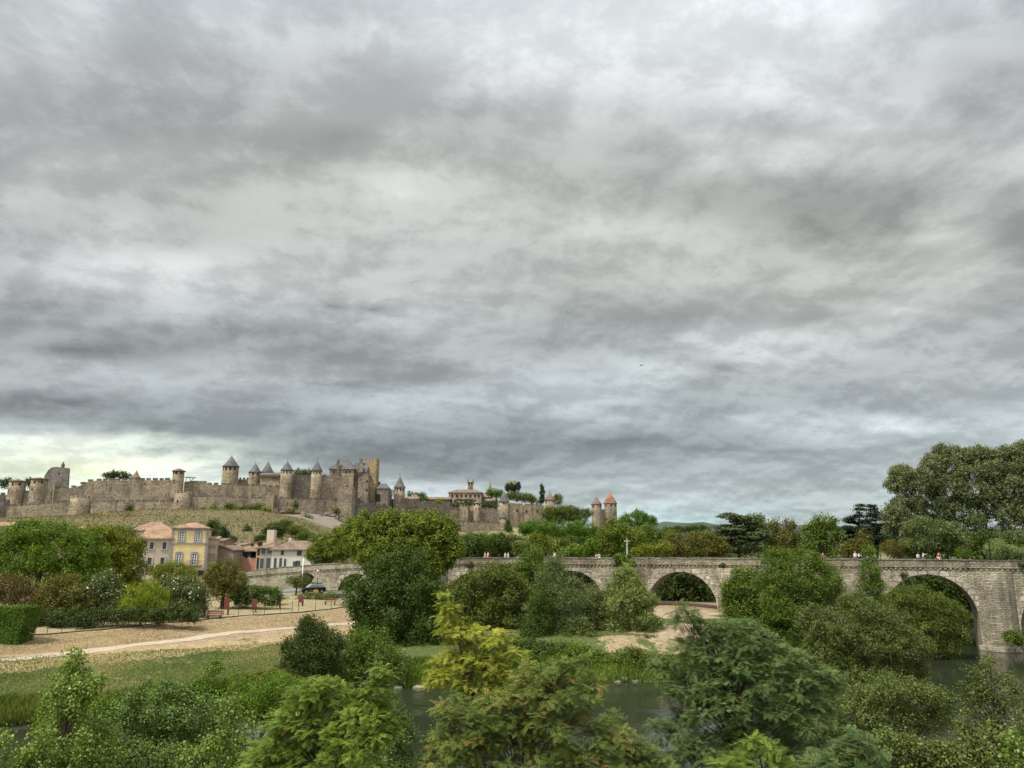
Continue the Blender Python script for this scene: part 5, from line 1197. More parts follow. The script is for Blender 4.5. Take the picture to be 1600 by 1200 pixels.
tree('taller feathery tree rising above the parapet in front of the hidden arch', 1245, 99, 'fine', 'mid', [(1215, 880, 26, 22), (1250, 882, 40, 26), (1225, 910, 44, 34), (1275, 915, 40, 36), (1240, 950, 56, 36), (1292, 930, 22, 30)], group=GB, trunk=.3, dens=1.3)
tree('narrow light-green conical tree crossing the parapet beside the right arch', 1362, 104, 'fine', 'mid', [(1357, 868, 8, 18), (1358, 895, 17, 24), (1362, 925, 24, 28), (1365, 955, 28, 22)], group=GB, trunk=.15, dens=1.3)
tree('dark arching tree overhanging the water under the right arch', 1445, 101, 'fine', 'olive', [(1430, 935, 44, 22), (1455, 955, 44, 30), (1480, 985, 28, 30), (1435, 985, 52, 34), (1400, 960, 34, 34), (1480, 1008, 22, 18), (1492, 958, 20, 20), (1502, 992, 14, 14), (1440, 1012, 44, 16)], group=GB, trunk=.3, dens=1.25)
bush('small shrub sprouting from the base of the right bridge pier', 1580, 105, 'shrub', 'mid', [(1582, 995, 12, 10), (1595, 1003, 12, 10)], group=GB, base_y=.4)
for i, (a, b, lab) in enumerate([(905, 1030, 'reedy bank bush left of the pebbly spit'), (1030, 1046, 'bank bush right of the pebbly spit'), (985, 1032, 'grassy clump behind the pebbly spit')]):
    bush(lab, a, 87, 'shrub', 'bright' if i == 0 else 'olive', [(a, b, 36, 22), (a-28, b+8, 28, 16), (a+26, b+6, 28, 16)], group='bank bushes')
bush('dark drooping bush hanging over the pebbly bank under the dark tree', 690, 84, 'shrub', 'darker', [(700, 1056, 50, 18), (660, 1060, 34, 14), (735, 1050, 34, 20), (765, 1048, 30, 22)], group='bank bushes')
bush('dark bank bush under the deep green trees beside the yellow acacia', 800, 88, 'shrub', 'dark', [(790, 1030, 40, 22), (830, 1028, 40, 26), (870, 1035, 30, 22)], group='bank bushes')
bush('long dark-green reedy thicket hanging over the water at the left edge', 30, 64.5, 'shrub', 'mid', [(0, 1120, 34, 16), (50, 1118, 34, 16), (95, 1112, 30, 16), (-40, 1125, 34, 16)], group='bank bushes')
bush('green bank thicket behind the young poplar and dark alder', 190, 69, 'shrub', 'mid', [(140, 1108, 32, 14), (190, 1102, 36, 15), (240, 1096, 32, 14)], group='bank bushes')
bush('reddish-brown dry bank scrub in front of the rusty dark bush', 405, 75, 'shrub', 'rust', [(385, 1070, 30, 14), (420, 1066, 28, 14), (350, 1078, 28, 12)], group='bank bushes')
bush('long dark bank thicket below the olive-green and deep green trees', 800, 90, 'shrub', 'dark', [(745, 1020, 34, 20), (790, 1015, 36, 22), (835, 1018, 34, 20), (880, 1020, 34, 18), (770, 1040, 40, 14)], group='bank bushes')
bush('fresh green bank thicket in front of the silvery poplar', 885, 86, 'shrub', 'mid', [(850, 1045, 34, 16), (895, 1042, 34, 18), (930, 1046, 26, 14)], group='bank bushes')
bush('olive bank thicket left of the yellow acacia by the water', 660, 86, 'shrub', 'olive', [(625, 1056, 26, 14), (735, 1062, 30, 14), (780, 1058, 30, 14), (820, 1060, 26, 12)], group='bank bushes')
bush('tangle of bank bushes below the dense green tree', 1190, 96, 'shrub', 'dark', [(1150, 1000, 40, 22), (1210, 1005, 50, 24), (1270, 1005, 40, 26), (1320, 1010, 50, 26)], group='bank bushes')

# ---------------- park on the left, behind the fence
GP = 'park trees and shrubs'
tree('broad bright-green park tree at the far left', 62, 112, 'broad', 'bright', [(65, 832, 48, 22), (20, 845, 34, 22), (30, 870, 52, 34), (95, 865, 50, 34), (60, 900, 76, 36), (130, 895, 40, 34), (10, 905, 40, 30), (140, 860, 24, 24)], group=GP, trunk=.4, dens=1.3)
tree('yellow-olive park tree beside the bright-green one, in front of the grey house', 180, 120, 'broad', 'oliveY', [(160, 836, 34, 18), (128, 838, 26, 20), (190, 858, 34, 26), (165, 880, 44, 34), (205, 890, 26, 34), (185, 920, 42, 28)], group=GP, trunk=.35, dens=1.3)
tree('dark-green treetop between the yellow-olive tree and the grey house', 190, 135, 'broad', 'dark', [(190, 840, 26, 20), (210, 860, 16, 18)], group=GP, trunk=.3, dens=1.2)
bush('reddish-brown shrub at the far left under the bright-green tree', 22, 95, 'shrub', 'red', [(18, 922, 34, 26), (42, 942, 26, 22), (60, 960, 22, 18)], group=GP)
bush('grey-green many-stemmed shrub with bare lower branches', 105, 95, 'shrub', 'rust', [(98, 918, 28, 24), (80, 938, 28, 22), (122, 936, 32, 24), (105, 956, 40, 16), (60, 950, 20, 20)], group=GP, trunk=.09)
bush('left white-flowering oleander in front of the yellow-olive tree', 158, 97, 'shrub', 'flower', [(165, 912, 22, 22), (150, 932, 30, 24), (178, 935, 16, 24), (140, 948, 26, 16)], group=GP, name='oleander')
bush('lime-yellow bamboo clump between the two oleanders', 222, 96, 'bamboo', 'lime', [(212, 938, 22, 26), (236, 932, 20, 28), (222, 955, 32, 18), (245, 950, 14, 20)], group=GP, name='bamboo')
bush('right white-flowering oleander between bamboo and red panel', 285, 100, 'shrub', 'flower', [(275, 920, 27, 24), (300, 925, 22, 24), (285, 945, 36, 24), (262, 948, 20, 20)], group=GP, name='oleander')
tree('pale olive tree in front of the yellow house', 272, 135, 'fine', 'oliveY', [(268, 892, 26, 16), (290, 900, 22, 16), (250, 900, 16, 16)], group=GP, trunk=.2, dens=1.2)
bush('small reddish shrub behind the right oleander', 317, 108, 'shrub', 'red', [(317, 922, 12, 9)], group=GP)
tree('round dark reddish-green park tree with forked trunk and bench beneath', 353, 112, 'fine', 'rust', [(352, 890, 24, 18), (340, 905, 24, 20), (366, 908, 24, 20), (353, 925, 30, 12)], group=GP, trunk=.25, dens=1.3)
bush('low dark-green round shrub left of the small palm', 400, 112, 'shrub', 'dark', [(395, 930, 30, 16), (420, 932, 20, 14), (380, 938, 18, 12)], group=GP)
bush('low grey-green planting between the red panels and the car', 480, 128, 'shrub', 'grey', [(488, 931, 14, 5), (470, 936, 12, 5), (505, 934, 12, 4), (452, 941, 14, 6), (520, 933, 12, 4)], group=GP, trunk=.02)
tree('small bushy palm-like tree under the bridge lamp', 466, 135, 'fine', 'olive', [(458, 908, 10, 7), (472, 907, 10, 7), (466, 912, 14, 6)], group=GP, trunk=.15)
bush('dark shrub row behind the fence between hedge and bamboo', 120, 91, 'shrub', 'darker', [(60, 970, 26, 15), (100, 969, 30, 16), (140, 966, 30, 16), (178, 962, 24, 15), (285, 957, 34, 13), (245, 960, 28, 13), (212, 962, 24, 13)], group=GP)
def hedge():
    X0, X1 = at(-40, 980, 80.5).x, at(46, 980, 80.5).x; Y0 = 79.5; zb = tz(X1-1, Y0); zt = at(20, 951.5, Y0).z
    root = thing('hedge', 'tall square-clipped dark green hedge block at the left edge', 'hedge', ((X0+X1)/2, Y0, zb))
    rng = np.random.default_rng(3); n = 26000
    w, d, h = X1-X0, 2.6, zt-zb+.4; P = []; N = []
    f = rng.choice(4, n, p=[.5, .16, .17, .17]); a, b = rng.random(n), rng.random(n)
    for i in range(n):
        if f[i] == 0: P.append((X0+w*a[i], Y0, zb-.3+h*b[i])); N.append((0, -1, .2))
        elif f[i] == 1: P.append((X1, Y0+d*a[i], zb-.3+h*b[i])); N.append((1, 0, .2))
        else: P.append((X0+w*a[i], Y0+d*b[i], zb-.3+h)); N.append((0, 0, 1))
    P = np.array(P); N = np.array(N, float); e = np.minimum(1, np.abs(P[:, :1]-X1)/.8)
    P += rng.normal(size=P.shape)*.055; P[:, 0] -= .5*np.clip(1-(P[:, 2]-zb)/h, 0, 1)**2*(P[:, 0] > X1-1)
    P += (np.sin(P[:, :1]*1.9)*np.sin(P[:, 2:]*2.3))*.05
    N = unit(N+rng.normal(size=N.shape)*.6)
    Q = q_rhomb(P, N, .15, .10, rng); c = .5+.3*np.sin(P[:, 0]*2.1)*np.sin(P[:, 2]*2.7)+.1*rng.normal(size=n)
    quads_obj('foliage', Q, rng.random(n), c, L_['hedge'], root)
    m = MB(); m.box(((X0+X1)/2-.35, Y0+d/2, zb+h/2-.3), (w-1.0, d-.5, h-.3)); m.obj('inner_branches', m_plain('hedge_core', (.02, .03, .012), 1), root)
hedge()

# ---------------- hillside
GH = 'shrubs on the castle slope'
HS = [(203, 795, 4, 9, 'dark', 'dark climbing shrub alone against the lower wall', 458), (317, 798, 6, 5, 'dark', 'low dark shrub leftmost in the row below the wall', 455), (334, 795, 7, 6, 'mid', 'second shrub in the row below the wall', 455), (356, 791, 3, 7, 'dark', 'narrow cone shrub in the row below the wall', 455), (363, 793, 4, 6, 'olive', 'small pale shrub beside the narrow cone shrub', 455), (371, 794, 4, 6, 'olive', 'small round shrub in the middle of the row below the wall', 455),
      (384, 796, 8, 7, 'dark', 'dark V-shaped shrub below the wall', 455), (402, 794, 8, 9, 'dark', 'largest dark shrub below the wall, beside a yellowish one', 454), (416, 798, 9, 6, 'oliveY', 'yellow-green tree at the bend of the hill path', 440), (461, 789, 3, 7, 'dark', 'dark creeper on the lower wall near the drum tower', 466), (453, 803, 9, 9, 'rust', 'rusty bush on the rocks below the drum tower', 455),
      (479, 815, 14, 11, 'dark', 'round dark-green tree on the slope under the rocks', 445), (528, 799, 5, 5, 'dark', 'small dark shrub on the rocks by the blank barbican', 470), (386, 828, 6, 9, 'dark', 'single dark bush in the middle of the bare slope', 330), (430, 828, 17, 13, 'darker', 'big dark bush behind the cream chimney block', 280), (448, 818, 12, 7, 'olive', 'olive scrub beside the descending hill path', 360),
      (462, 828, 16, 7, 'olive', 'wide olive scrub patch below the hill path', 330), (478, 836, 12, 6, 'mid', 'green scrub near the foot of the hill path', 300), (335, 828, 14, 14, 'darker', 'dark round tree behind the yellow house', 240), (346, 838, 10, 12, 'darker', 'dark tree beside the narrow cypress', 235), (361, 845, 6, 9, 'dark', 'small dark shrub right of the narrow cypress', 232), (410, 843, 12, 6, 'dark', 'low dark bush left of the cream chimney block', 240), (500, 845, 14, 9, 'olive', 'scrub at the foot of the slope behind the plane tree', 280)]
for a, b, rx, ry, mt, lab, Y in HS:
    plant('slope_shrub', lab, 'bush', a, Y, 'tiny' if Y > 400 else 'broadfar', mt, [(a, b, rx, ry), (a-rx*.3, b+ry*.4, rx*.7, ry*.6)], group=GH, trunk=.15, dens=1.6 if Y > 400 else 1.2, nl=3)
tree('narrow dark cypress between the yellow house and the town', 351, 222, 'cyp', 'cedarD', [(351, 836, 2.5, 14), (351, 850, 3.2, 14)], trunk=.15, name='cypress_tree', dens=1.6)

# ---------------- trees among the fortress
GC = 'trees among the fortress walls'
CT = [('dark trees showing over the long stepped inner wall', 178, 742, [(170, 743, 9, 5), (188, 742, 14, 5), (200, 744, 8, 4)], 'darker', 45), ('cedar-like tree with flat layered branches at the far left skyline', 10, 752, [(6, 753, 9, 3), (16, 751, 8, 2.5), (12, 758, 12, 5)], 'cedarD', 45), ('dark tree between the two flat-roofed towers', 46, 754, [(46, 755, 6, 8)], 'darker', 35),
      ('green trees peeping over the high castle wall between drum towers', 468, 739, [(464, 741, 7, 5), (476, 740, 6, 6), (484, 742, 5, 4)], 'dark', 50), ('small tree left of the lone slate-coned tower', 610, 771, [(610, 772, 5, 6)], 'dark', 30), ('shrubs beside the little round tiled house', 659, 773, [(660, 775, 5, 5), (641, 772, 4, 4)], 'dark', 65),
      ('rounded tree mound behind the big slate-coned tower', 812, 776, [(805, 775, 15, 8), (822, 778, 14, 7), (835, 783, 10, 4)], 'olive', 60), ('green tree crown right of the tower with the brown cone', 872, 780, [(872, 781, 8, 9)], 'olive', 30),
      ('terrace greenery below the hotel, left part', 722, 787, [(718, 788, 10, 3), (732, 787, 7, 3)], 'dark', 24), ('terrace hedge right of the squat capped tower', 765, 790, [(762, 790, 9, 4), (774, 790, 7, 3)], 'dark', 24), ('pale green bush on the wall terrace left of the hotel', 686, 785, [(686, 786, 8, 4)], 'oliveY', 30), ('dark bushes along the barn wall left of the hotel', 668, 781, [(662, 781, 7, 3)], 'dark', 34)]
for lab, a, b, lb, mt, yo in CT:
    Y = Yc(a)+yo; plant('tree', lab, 'tree', a, Y, 'tiny', mt, lb, group=GC, trunk=.2, dens=1.7, base_y=at(a, b+14, Y).z, nl=3)
Y = Yc(772)+30
tree('umbrella pine with a wide flat crown and bare trunk in front of the red roofs', 775, Y, 'tiny', 'pine', [(772, 770, 13, 6), (780, 772, 9, 5)], trunk=.5, base_y=at(775, 792, Y).z, dens=1.8, name='umbrella_pine', group=GC)
for i, (a, b, r, h, lab) in enumerate([(793, 762, 3.5, 7, 'leftmost dark cypress before the square ruin'), (799, 760, 3.5, 8, 'second dark cypress before the square ruin'), (804, 763, 3, 6, 'short dark cypress in the middle before the square ruin'), (810, 760, 3.5, 8.5, 'tall pointed cypress right of the square ruin')]):
    Y = Yc(a)+50; tree(lab, a, Y, 'cyp', 'cedarD', [(a, b, r, h)], trunk=.2, base_y=at(a, 778, Y).z, dens=1.3, name='cypress_tree', group=GC)
Y = Yc(847)+35
tree('tall thin dark conifer standing alone left of the brown-coned tower', 847, Y, 'cyp', 'cedarD', [(847, 762, 2.5, 6), (847.5, 770, 4, 7), (847, 780, 5, 7)], trunk=.25, base_y=at(847, 795, Y).z, dens=1.2, name='conifer', group=GC)
Y = Yc(794)-6
tree('dark conifer at the foot of the small pointed turret', 794.5, Y, 'cyp', 'dark', [(794, 816, 2.2, 6), (795, 826, 4.5, 9)], trunk=.2, dens=1.5, name='conifer', group=GC, base_y=at(795, 840, Y).z)

# ---------------- trees beyond the bridge
GT = 'trees beyond the bridge'
FT = [  # label, px, Y, kind, mat, lobes
 ('dark-green bushy trees right of the plane trees beyond the bridge', 740, 190, 'broadfar', 'dark', [(732, 855, 18, 18), (752, 848, 20, 16), (742, 866, 26, 12)]),
 ('deep green spreading tree behind the walkers on the bridge', 785, 200, 'broadfar', 'darker', [(782, 850, 20, 17), (768, 858, 16, 14), (798, 858, 16, 14)]),
 ('light green scrub band under the outermost wall', 760, 380, 'broadfar', 'olive', [(735, 842, 22, 8), (765, 843, 26, 8), (800, 845, 24, 8)]),
 ('olive-green tree behind the second pair of walkers', 815, 192, 'broadfar', 'olive', [(812, 858, 16, 12), (828, 862, 14, 10)]),
 ('rounded pale-tipped bush tree right of the walkers', 840, 205, 'broadfar', 'plane', [(840, 845, 16, 13), (850, 858, 20, 12)]),
 ('left umbrella pine with broad domed crown', 846, 300, 'finefar', 'pine', [(846, 824, 36, 13), (835, 830, 24, 11), (862, 831, 24, 10)]),
 ('right umbrella pine with broad domed crown touching its neighbour', 908, 300, 'finefar', 'pine', [(908, 826, 32, 14), (895, 834, 24, 11), (922, 836, 20, 12)]),
 ('leafy wooded mound directly below the tower with the brown cone', 885, 420, 'broadfar', 'olive', [(860, 802, 14, 11), (885, 800, 26, 12), (908, 804, 18, 10), (875, 810, 30, 8)]),
 ('high domed bright pine right of the orange-coned tower', 996, 330, 'finefar', 'pine', [(995, 811, 28, 12), (980, 818, 18, 10), (1012, 819, 16, 10)]),
 ('big round green tree behind the stone cross', 966, 210, 'broadfar', 'plane', [(962, 832, 24, 20), (985, 842, 24, 22), (950, 848, 20, 18), (972, 856, 34, 14)]),
 ('mid-green trees right of the big round tree', 1020, 235, 'broadfar', 'mid', [(1012, 834, 18, 14), (1032, 838, 20, 13), (1018, 850, 24, 12)]),
 ('hedgerow tree filling the gap left of the stone cross', 905, 190, 'broadfar', 'bright', [(905, 862, 22, 10), (925, 855, 14, 12), (888, 864, 16, 8)]),
 ('green undergrowth under the left umbrella pine', 870, 215, 'broadfar', 'olive', [(868, 850, 20, 12), (885, 852, 16, 12)]),
 ('dark undergrowth between the umbrella pines and the bridge', 925, 240, 'broadfar', 'dark', [(920, 852, 24, 14), (900, 850, 16, 12)]),
 ('autumn-tinged brown-green tree mass right of the cross', 1080, 190, 'finefar', 'rust', [(1060, 850, 34, 18), (1095, 846, 34, 16), (1085, 860, 50, 12), (1120, 858, 24, 14)]),
 ('low olive bush tree just right of the stone cross', 1020, 180, 'finefar', 'oliveY', [(1012, 862, 24, 9), (1035, 860, 20, 10)]),
 ('small far tree line left of the blue cedar', 1110, 420, 'broadfar', 'dark', [(1060, 828, 22, 5), (1090, 826, 20, 5), (1045, 830, 14, 5)]),
 ('blue-grey atlas cedar with tiered spreading branches', 1152, 195, 'cedar', 'cedar', [(1140, 808, 16, 7), (1160, 812, 22, 10), (1150, 828, 36, 10), (1148, 842, 40, 10), (1150, 857, 38, 10), (1180, 835, 18, 14)]),
 ('green crown behind the right shoulder of the blue cedar', 1180, 215, 'broadfar', 'olive', [(1178, 815, 18, 13), (1188, 832, 16, 14)]),
 ('rusty thin-topped tree between the cedar and the green tree', 1222, 195, 'finefar', 'rust', [(1210, 822, 10, 10), (1232, 820, 10, 9), (1222, 842, 28, 18), (1225, 860, 32, 12)]),
 ('bushy bright deciduous tree left of the dark firs', 1285, 190, 'broadfar', 'mid', [(1288, 818, 20, 14), (1270, 832, 18, 16), (1298, 838, 20, 18), (1280, 855, 28, 14)]),
 ('left dark layered fir beyond the bridge', 1340, 200, 'cedar', 'cedarD', [(1345, 795, 7, 9), (1342, 812, 20, 9), (1338, 828, 24, 9), (1342, 845, 26, 10)]),
 ('right dark layered fir beside the tall poplars', 1366, 196, 'cedar', 'cedarD', [(1365, 794, 6, 8), (1368, 808, 16, 9), (1370, 825, 20, 10), (1372, 845, 22, 12)]),
 ('reddish low tree under the dark firs', 1345, 168, 'finefar', 'rust', [(1335, 855, 16, 12), (1350, 846, 12, 16), (1318, 860, 16, 10)]),
 ('bare-twigged rusty bush below the tall poplars', 1395, 160, 'fine', 'rust', [(1395, 856, 20, 12), (1412, 860, 14, 10)]),
 ('leftmost tall poplar with drooping grey-green foliage', 1415, 175, 'tallpop', 'bird', [(1410, 740, 20, 14), (1400, 757, 18, 14), (1425, 762, 20, 22), (1412, 790, 24, 16), (1398, 805, 18, 22), (1420, 825, 34, 24), (1440, 745, 12, 16), (1420, 855, 36, 18)]),
 ('highest tall poplar in the big group on the right', 1475, 180, 'tallpop', 'bird', [(1472, 706, 13, 12), (1487, 708, 12, 12), (1462, 725, 22, 18), (1490, 730, 26, 20), (1455, 755, 24, 26), (1482, 762, 30, 26), (1460, 795, 28, 26), (1495, 795, 26, 22), (1470, 830, 36, 26)]),
 ('poplar beside the highest one with sky gaps in its crown', 1532, 178, 'tallpop', 'bird', [(1512, 712, 15, 12), (1532, 708, 14, 12), (1548, 714, 14, 12), (1525, 735, 30, 20), (1550, 745, 22, 24), (1520, 768, 28, 22), (1545, 785, 24, 24), (1525, 812, 22, 14), (1535, 845, 34, 22)]),
 ('rightmost tall poplar cut by the right photo edge', 1595, 175, 'tallpop', 'bird', [(1572, 708, 14, 12), (1592, 702, 15, 14), (1612, 700, 16, 14), (1580, 728, 24, 20), (1605, 735, 30, 28), (1585, 765, 28, 28), (1610, 790, 34, 34), (1580, 805, 24, 22), (1590, 845, 34, 26)]),
 ('drooping willow-like tree low under the tall poplars', 1455, 160, 'tallpop', 'grey', [(1450, 830, 36, 22), (1480, 845, 30, 20), (1440, 852, 30, 16)]),
 ('dark green understorey behind the right arch trees', 1550, 172, 'broadfar', 'dark', [(1540, 850, 34, 18), (1500, 856, 30, 14), (1580, 858, 34, 14)]),
 ('pale silvery bush just behind the parapet at the right', 1568, 150, 'fine', 'silver', [(1560, 857, 16, 14), (1580, 862, 16, 10), (1548, 862, 12, 10), (1598, 865, 10, 8)]),
 ('small bright green bush behind the parapet left of the silvery one', 1507, 150, 'fine', 'bright', [(1507, 864, 10, 10)]),
]
for lab, a, Y, kd, mt, lb in FT:
    nm = 'umbrella_pine' if 'pine' in lab and 'undergrowth' not in lab else 'cedar_tree' if kd == 'cedar' else 'poplar_tree' if kd == 'tallpop' else 'tree'
    tree(lab, a, Y, kd, mt, lb, group=GT, trunk=.28, name=nm, dens=1.15, nl=8)
# trees seen through the arches
def wood(name, label, n, c0, c1, Y0, Y1, top, mat, seed):
    rng = np.random.default_rng(seed); Q_ = []; lb = []
    for i in range(n):
        c = rng.uniform(c0, c1); Y = rng.uniform(Y0, Y1); X = (c-800)/1229*Y; r = rng.uniform(3, 6)*(Y/260)**.5
        zt = at(c, top(c)+rng.uniform(-3, 9), Y).z; zb = tz(X, Y)
        lb.append((np.array([X, Y, (zt+zb)/2]), np.array([r, r, max((zt-zb)/2, 1.5)]), 1.))
    kd = dict(KIND['tiny']); P, N = crown_points(lb, int(area(lb)/(math.pi*1.6**2)*1.0), rng); nn = 14
    C = np.repeat(P, nn, 0)+rng.normal(size=(len(P)*nn, 3))*.9; nr = unit(np.repeat(N, nn, 0)*.5+rng.normal(size=C.shape)*.5+np.array([0, 0, .5]))
    Q = q_rhomb(C, nr, .8, .6, rng); V = Q.reshape(-1, 3)
    o = npmesh(name, V, np.arange(len(V)).reshape(-1, 4), L_[mat], None, {'tone': ('FACE', 'FLOAT', rng.random(len(Q))), 'clump': ('FACE', 'FLOAT', np.repeat(rng.beta(2, 2, len(P)), nn))}, origin=(0, 0, 0))
    tag(o, label, 'wood', kind='stuff')
wood('woodland', 'far-off mass of mixed woodland filling the valley beyond the bridge', 90, 690, 1750, 235, 330, lambda c: 846, 'dark', 5)
wood('woodland', 'scrubby green slope below the right half of the fortress', 60, 560, 1010, 340, 470, lambda c: float(np.interp(c, [560, 720, 850, 1010], [832, 838, 832, 826])), 'olive', 6)
wood('woodland', 'thin far-off tree belt before the distant hills', 60, 1000, 1800, 500, 800, lambda c: 834, 'olive', 7)
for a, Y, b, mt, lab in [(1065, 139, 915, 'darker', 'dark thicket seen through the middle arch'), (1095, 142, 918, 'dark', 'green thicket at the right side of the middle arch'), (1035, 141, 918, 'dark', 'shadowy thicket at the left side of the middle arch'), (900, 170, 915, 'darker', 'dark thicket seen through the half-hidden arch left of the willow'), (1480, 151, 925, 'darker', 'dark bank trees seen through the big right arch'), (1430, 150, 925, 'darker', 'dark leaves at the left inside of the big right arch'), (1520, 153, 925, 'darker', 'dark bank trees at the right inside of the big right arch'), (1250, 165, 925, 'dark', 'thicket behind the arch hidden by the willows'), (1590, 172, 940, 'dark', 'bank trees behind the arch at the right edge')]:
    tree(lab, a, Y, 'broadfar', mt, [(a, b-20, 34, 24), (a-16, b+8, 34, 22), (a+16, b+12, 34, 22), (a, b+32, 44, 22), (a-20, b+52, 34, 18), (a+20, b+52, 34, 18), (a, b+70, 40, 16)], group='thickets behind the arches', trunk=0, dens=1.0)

# ---------------- grass
def blades(name, n, sampler, h, w, mat, seed, label, lean=.25):
    rng = np.random.default_rng(seed); X, Y = sampler(rng, n); Z = terrain(X, Y)
    B = np.stack([X, Y, Z-.03], 1); H = h*rng.uniform(.5, 1.3, (len(X), 1))
    tip = B+np.array([0, 0, 1])*H+rng.normal(size=B.shape)*np.array([1, 1, 0])*H*lean
    sd = unit(rng.normal(size=B.shape)*np.array([1, 1, 0]))*w
    mid = (B*.45+tip*.55)
    Q = np.stack([B, mid+sd, tip, mid-sd], 1)
    cl = .5+.3*np.sin(X*.35+Y*.2)+.25*np.sin(X*1.1-Y*.7)
    V = Q.reshape(-1, 3); I = np.arange(len(V)).reshape(-1, 4)
    o = npmesh(name, V, I, L_[mat], None, {'tone': ('FACE', 'FLOAT', rng.random(len(Q))), 'clump': ('FACE', 'FLOAT', np.clip(cl, 0, 1))}, origin=(0, 0, 0))
    tag(o, label, 'grass', kind='stuff'); return o
def samp(c0, c1, f0, f1):
    def s(rng, n):
        c = rng.uniform(c0, c1, n); y0 = np.interp(c, f0[0], f0[1]); y1 = np.interp(c, f1[0], f1[1]); Y = y0+(y1-y0)*rng.random(n)
        return (c-800)/1229*Y, Y
    return s
bk = ([-200, 0, 230, 400, 530, 640, 720, 850, 960, 1066, 1250], [59, 61.5, 67.5, 73.5, 77.5, 80.5, 81.5, 83, 84, 85, 91.5])
def add(f, d): return (f[0], [v+d for v in f[1]])
blades('bank_grass', 26000, samp(-200, 560, add(bk, -1.0), add(bk, 2.0)), .85, .05, 'grass', 1, 'tall reedy grass along the meadow edge of the river')
blades('meadow_grass', 42000, samp(-200, 560, add(bk, 1.8), add(bk, 12.5)), .16, .03, 'meadow', 2, 'short green meadow grass below the footpath', .5)
blades('spit_grass', 30000, samp(640, 1250, add(bk, -1.0), add(bk, 4.5)), .55, .06, 'mid', 4, 'rough grass along the bank below the willow')

blades('hill_scrub', 26000, samp(-60, 560, ([-60, 560], [225, 225]), ([-60, 230, 430, 560], [440, 450, 425, 380])),   .7, .22, 'scrub', 7, 'dry scrubby grass on the slope under the fortress', .6)
blades('slope_straw', 30000, samp(-100, 600, ([-100, 0, 230, 400, 545, 700], [74, 74.5, 83, 90, 100, 114]), ([-100, 45, 230, 450, 550, 700], [81, 83, 91, 105, 115, 134])), .10, .03, 'straw', 8, 'dry straw-coloured grass on the slope between path and fence', .8)
# ================================================================== SMALLER THINGS
RUST_P = m_plain('rust_red_steel', (.15, .042, .032), .7, var=.2)
BENCHW = m_plain('bench_wood', (.18, .075, .05), .7, var=.2)
def gz(px, Y): return tz((px-800)/1229*Y, Y)
def gx(px, Y): return (px-800)/1229*Y
# fence
def fence():
    xs = [45, 68, 90, 112, 134, 157, 182, 206, 230, 256, 280, 303, 329, 354, 380, 403, 420, 444, 462, 472, 498, 522, 539, 552, 575]
    P = []
    for a in xs:
        Y = float(np.interp(a, [0, 45, 230, 450, 550, 700], [82, 83.5, 91.7, 106, 116, 135])); X = gx(a, Y); P.append(Vector((X, Y, tz(X, Y))))
    root = thing('wire_fence', 'thin metal wire fence with slim posts along the top of the dry slope', 'fence', tuple(P[0]))
    for p in P:
        m = MB(); m.tube([p-Vector((0, 0, .2)), p+Vector((0, 0, 1.45))], .035, 6); m.obj('post', METAL, root)
    for h in (.45, .95, 1.38):
        m = MB(); m.tube([p+Vector((0, 0, h)) for p in P], .009, 4); m.obj('wire', METAL, root)
    m = MB()
    for a, b in zip(P[:-1], P[1:]):
        d = b-a; m.tube([a+Vector((0, 0, .04)), b+Vector((0, 0, .04))], .10, 4)
    m.obj('kerb_board', m_plain('dark_board', (.07, .055, .045), .9), root)
fence()
# rust-red steel interpretation panels
def panel(px, yt, yb, Y, w, label, lean=0, text=False):
    w *= .7
    X = gx(px, Y); z = tz(X, Y); top = at(px, yt, Y).z; h = max(top-z, 1.4)
    root = thing('information_panel', label, 'panel', (X, Y, z), 'rust-red steel panels in the park')
    m = MB(); m.box((X, Y, z+h*.68), (w, .08, h*.62)); m.obj('board', RUST_P, root, bevel=.01)
    m = MB(); m.box((X+w*.30, Y+.08, z+h*.42), (w*.35, .07, h*.9)); m.obj('upright', RUST_P, root)
    m = MB(); m.tube([(X-w*.45, Y, z-.1), (X-w*.45, Y, z+h*.9)], .03, 5); m.obj('leg', METAL, root)
    if text:
        for k in range(3):
            m = MB(); m.box((X-.05, Y-.05, z+h*(.85-.14*k)), (w*.5, .03, h*.07)); m.obj('notice', WHITEP, root)
panel(325, 934, 965, 101, .75, 'narrow rust-red steel panel right of the white oleander, by the benches')
panel(361, 935, 965, 103, .95, 'rust-red steel panel under the reddish park tree')
panel(404, 936, 959, 107, .8, 'rust-red steel panel in front of the dark round shrub')
panel(441, 933, 957, 112, .8, 'rust-red steel panel just below the small palm')
panel(475, 933, 950, 117, 1.1, 'squarer rust-red steel panel standing alone below the parked car')
panel(548, 921, 944, 124, .7, 'tall red panel with pale notices at the edge of the dark tree', text=True)
# benches
def bench(px, py, Y, w, label):
    X = gx(px, Y); z = tz(X, Y); root = thing('park_bench', label, 'bench', (X, Y, z), 'park benches')
    m = MB()
    for k in range(3): m.box((X, Y-.18+.18*k, z+.45), (w, .15, .05))
    m.obj('seat', BENCHW, root, bevel=.008)
    m = MB()
    for k in range(2): m.box((X, Y+.28+.03*k, z+.66+.19*k), (w, .05, .15))
    m.obj('backrest', BENCHW, root, bevel=.008)
    for s in (-1, 1):
        m = MB(); m.box((X+s*w*.38, Y, z+.2), (.09, .5, .5)); m.box((X+s*w*.38, Y+.30, z+.55), (.07, .06, .62)); m.obj('leg', METAL, root)
bench(308, 962, 97, 2.1, 'dark red wooden bench nearest the white oleander')
bench(343, 961, 99, 2.0, 'dark red wooden bench between two rust-red panels')
bench(520, 945, 119, 1.8, 'wooden bench near the right end of the fence')
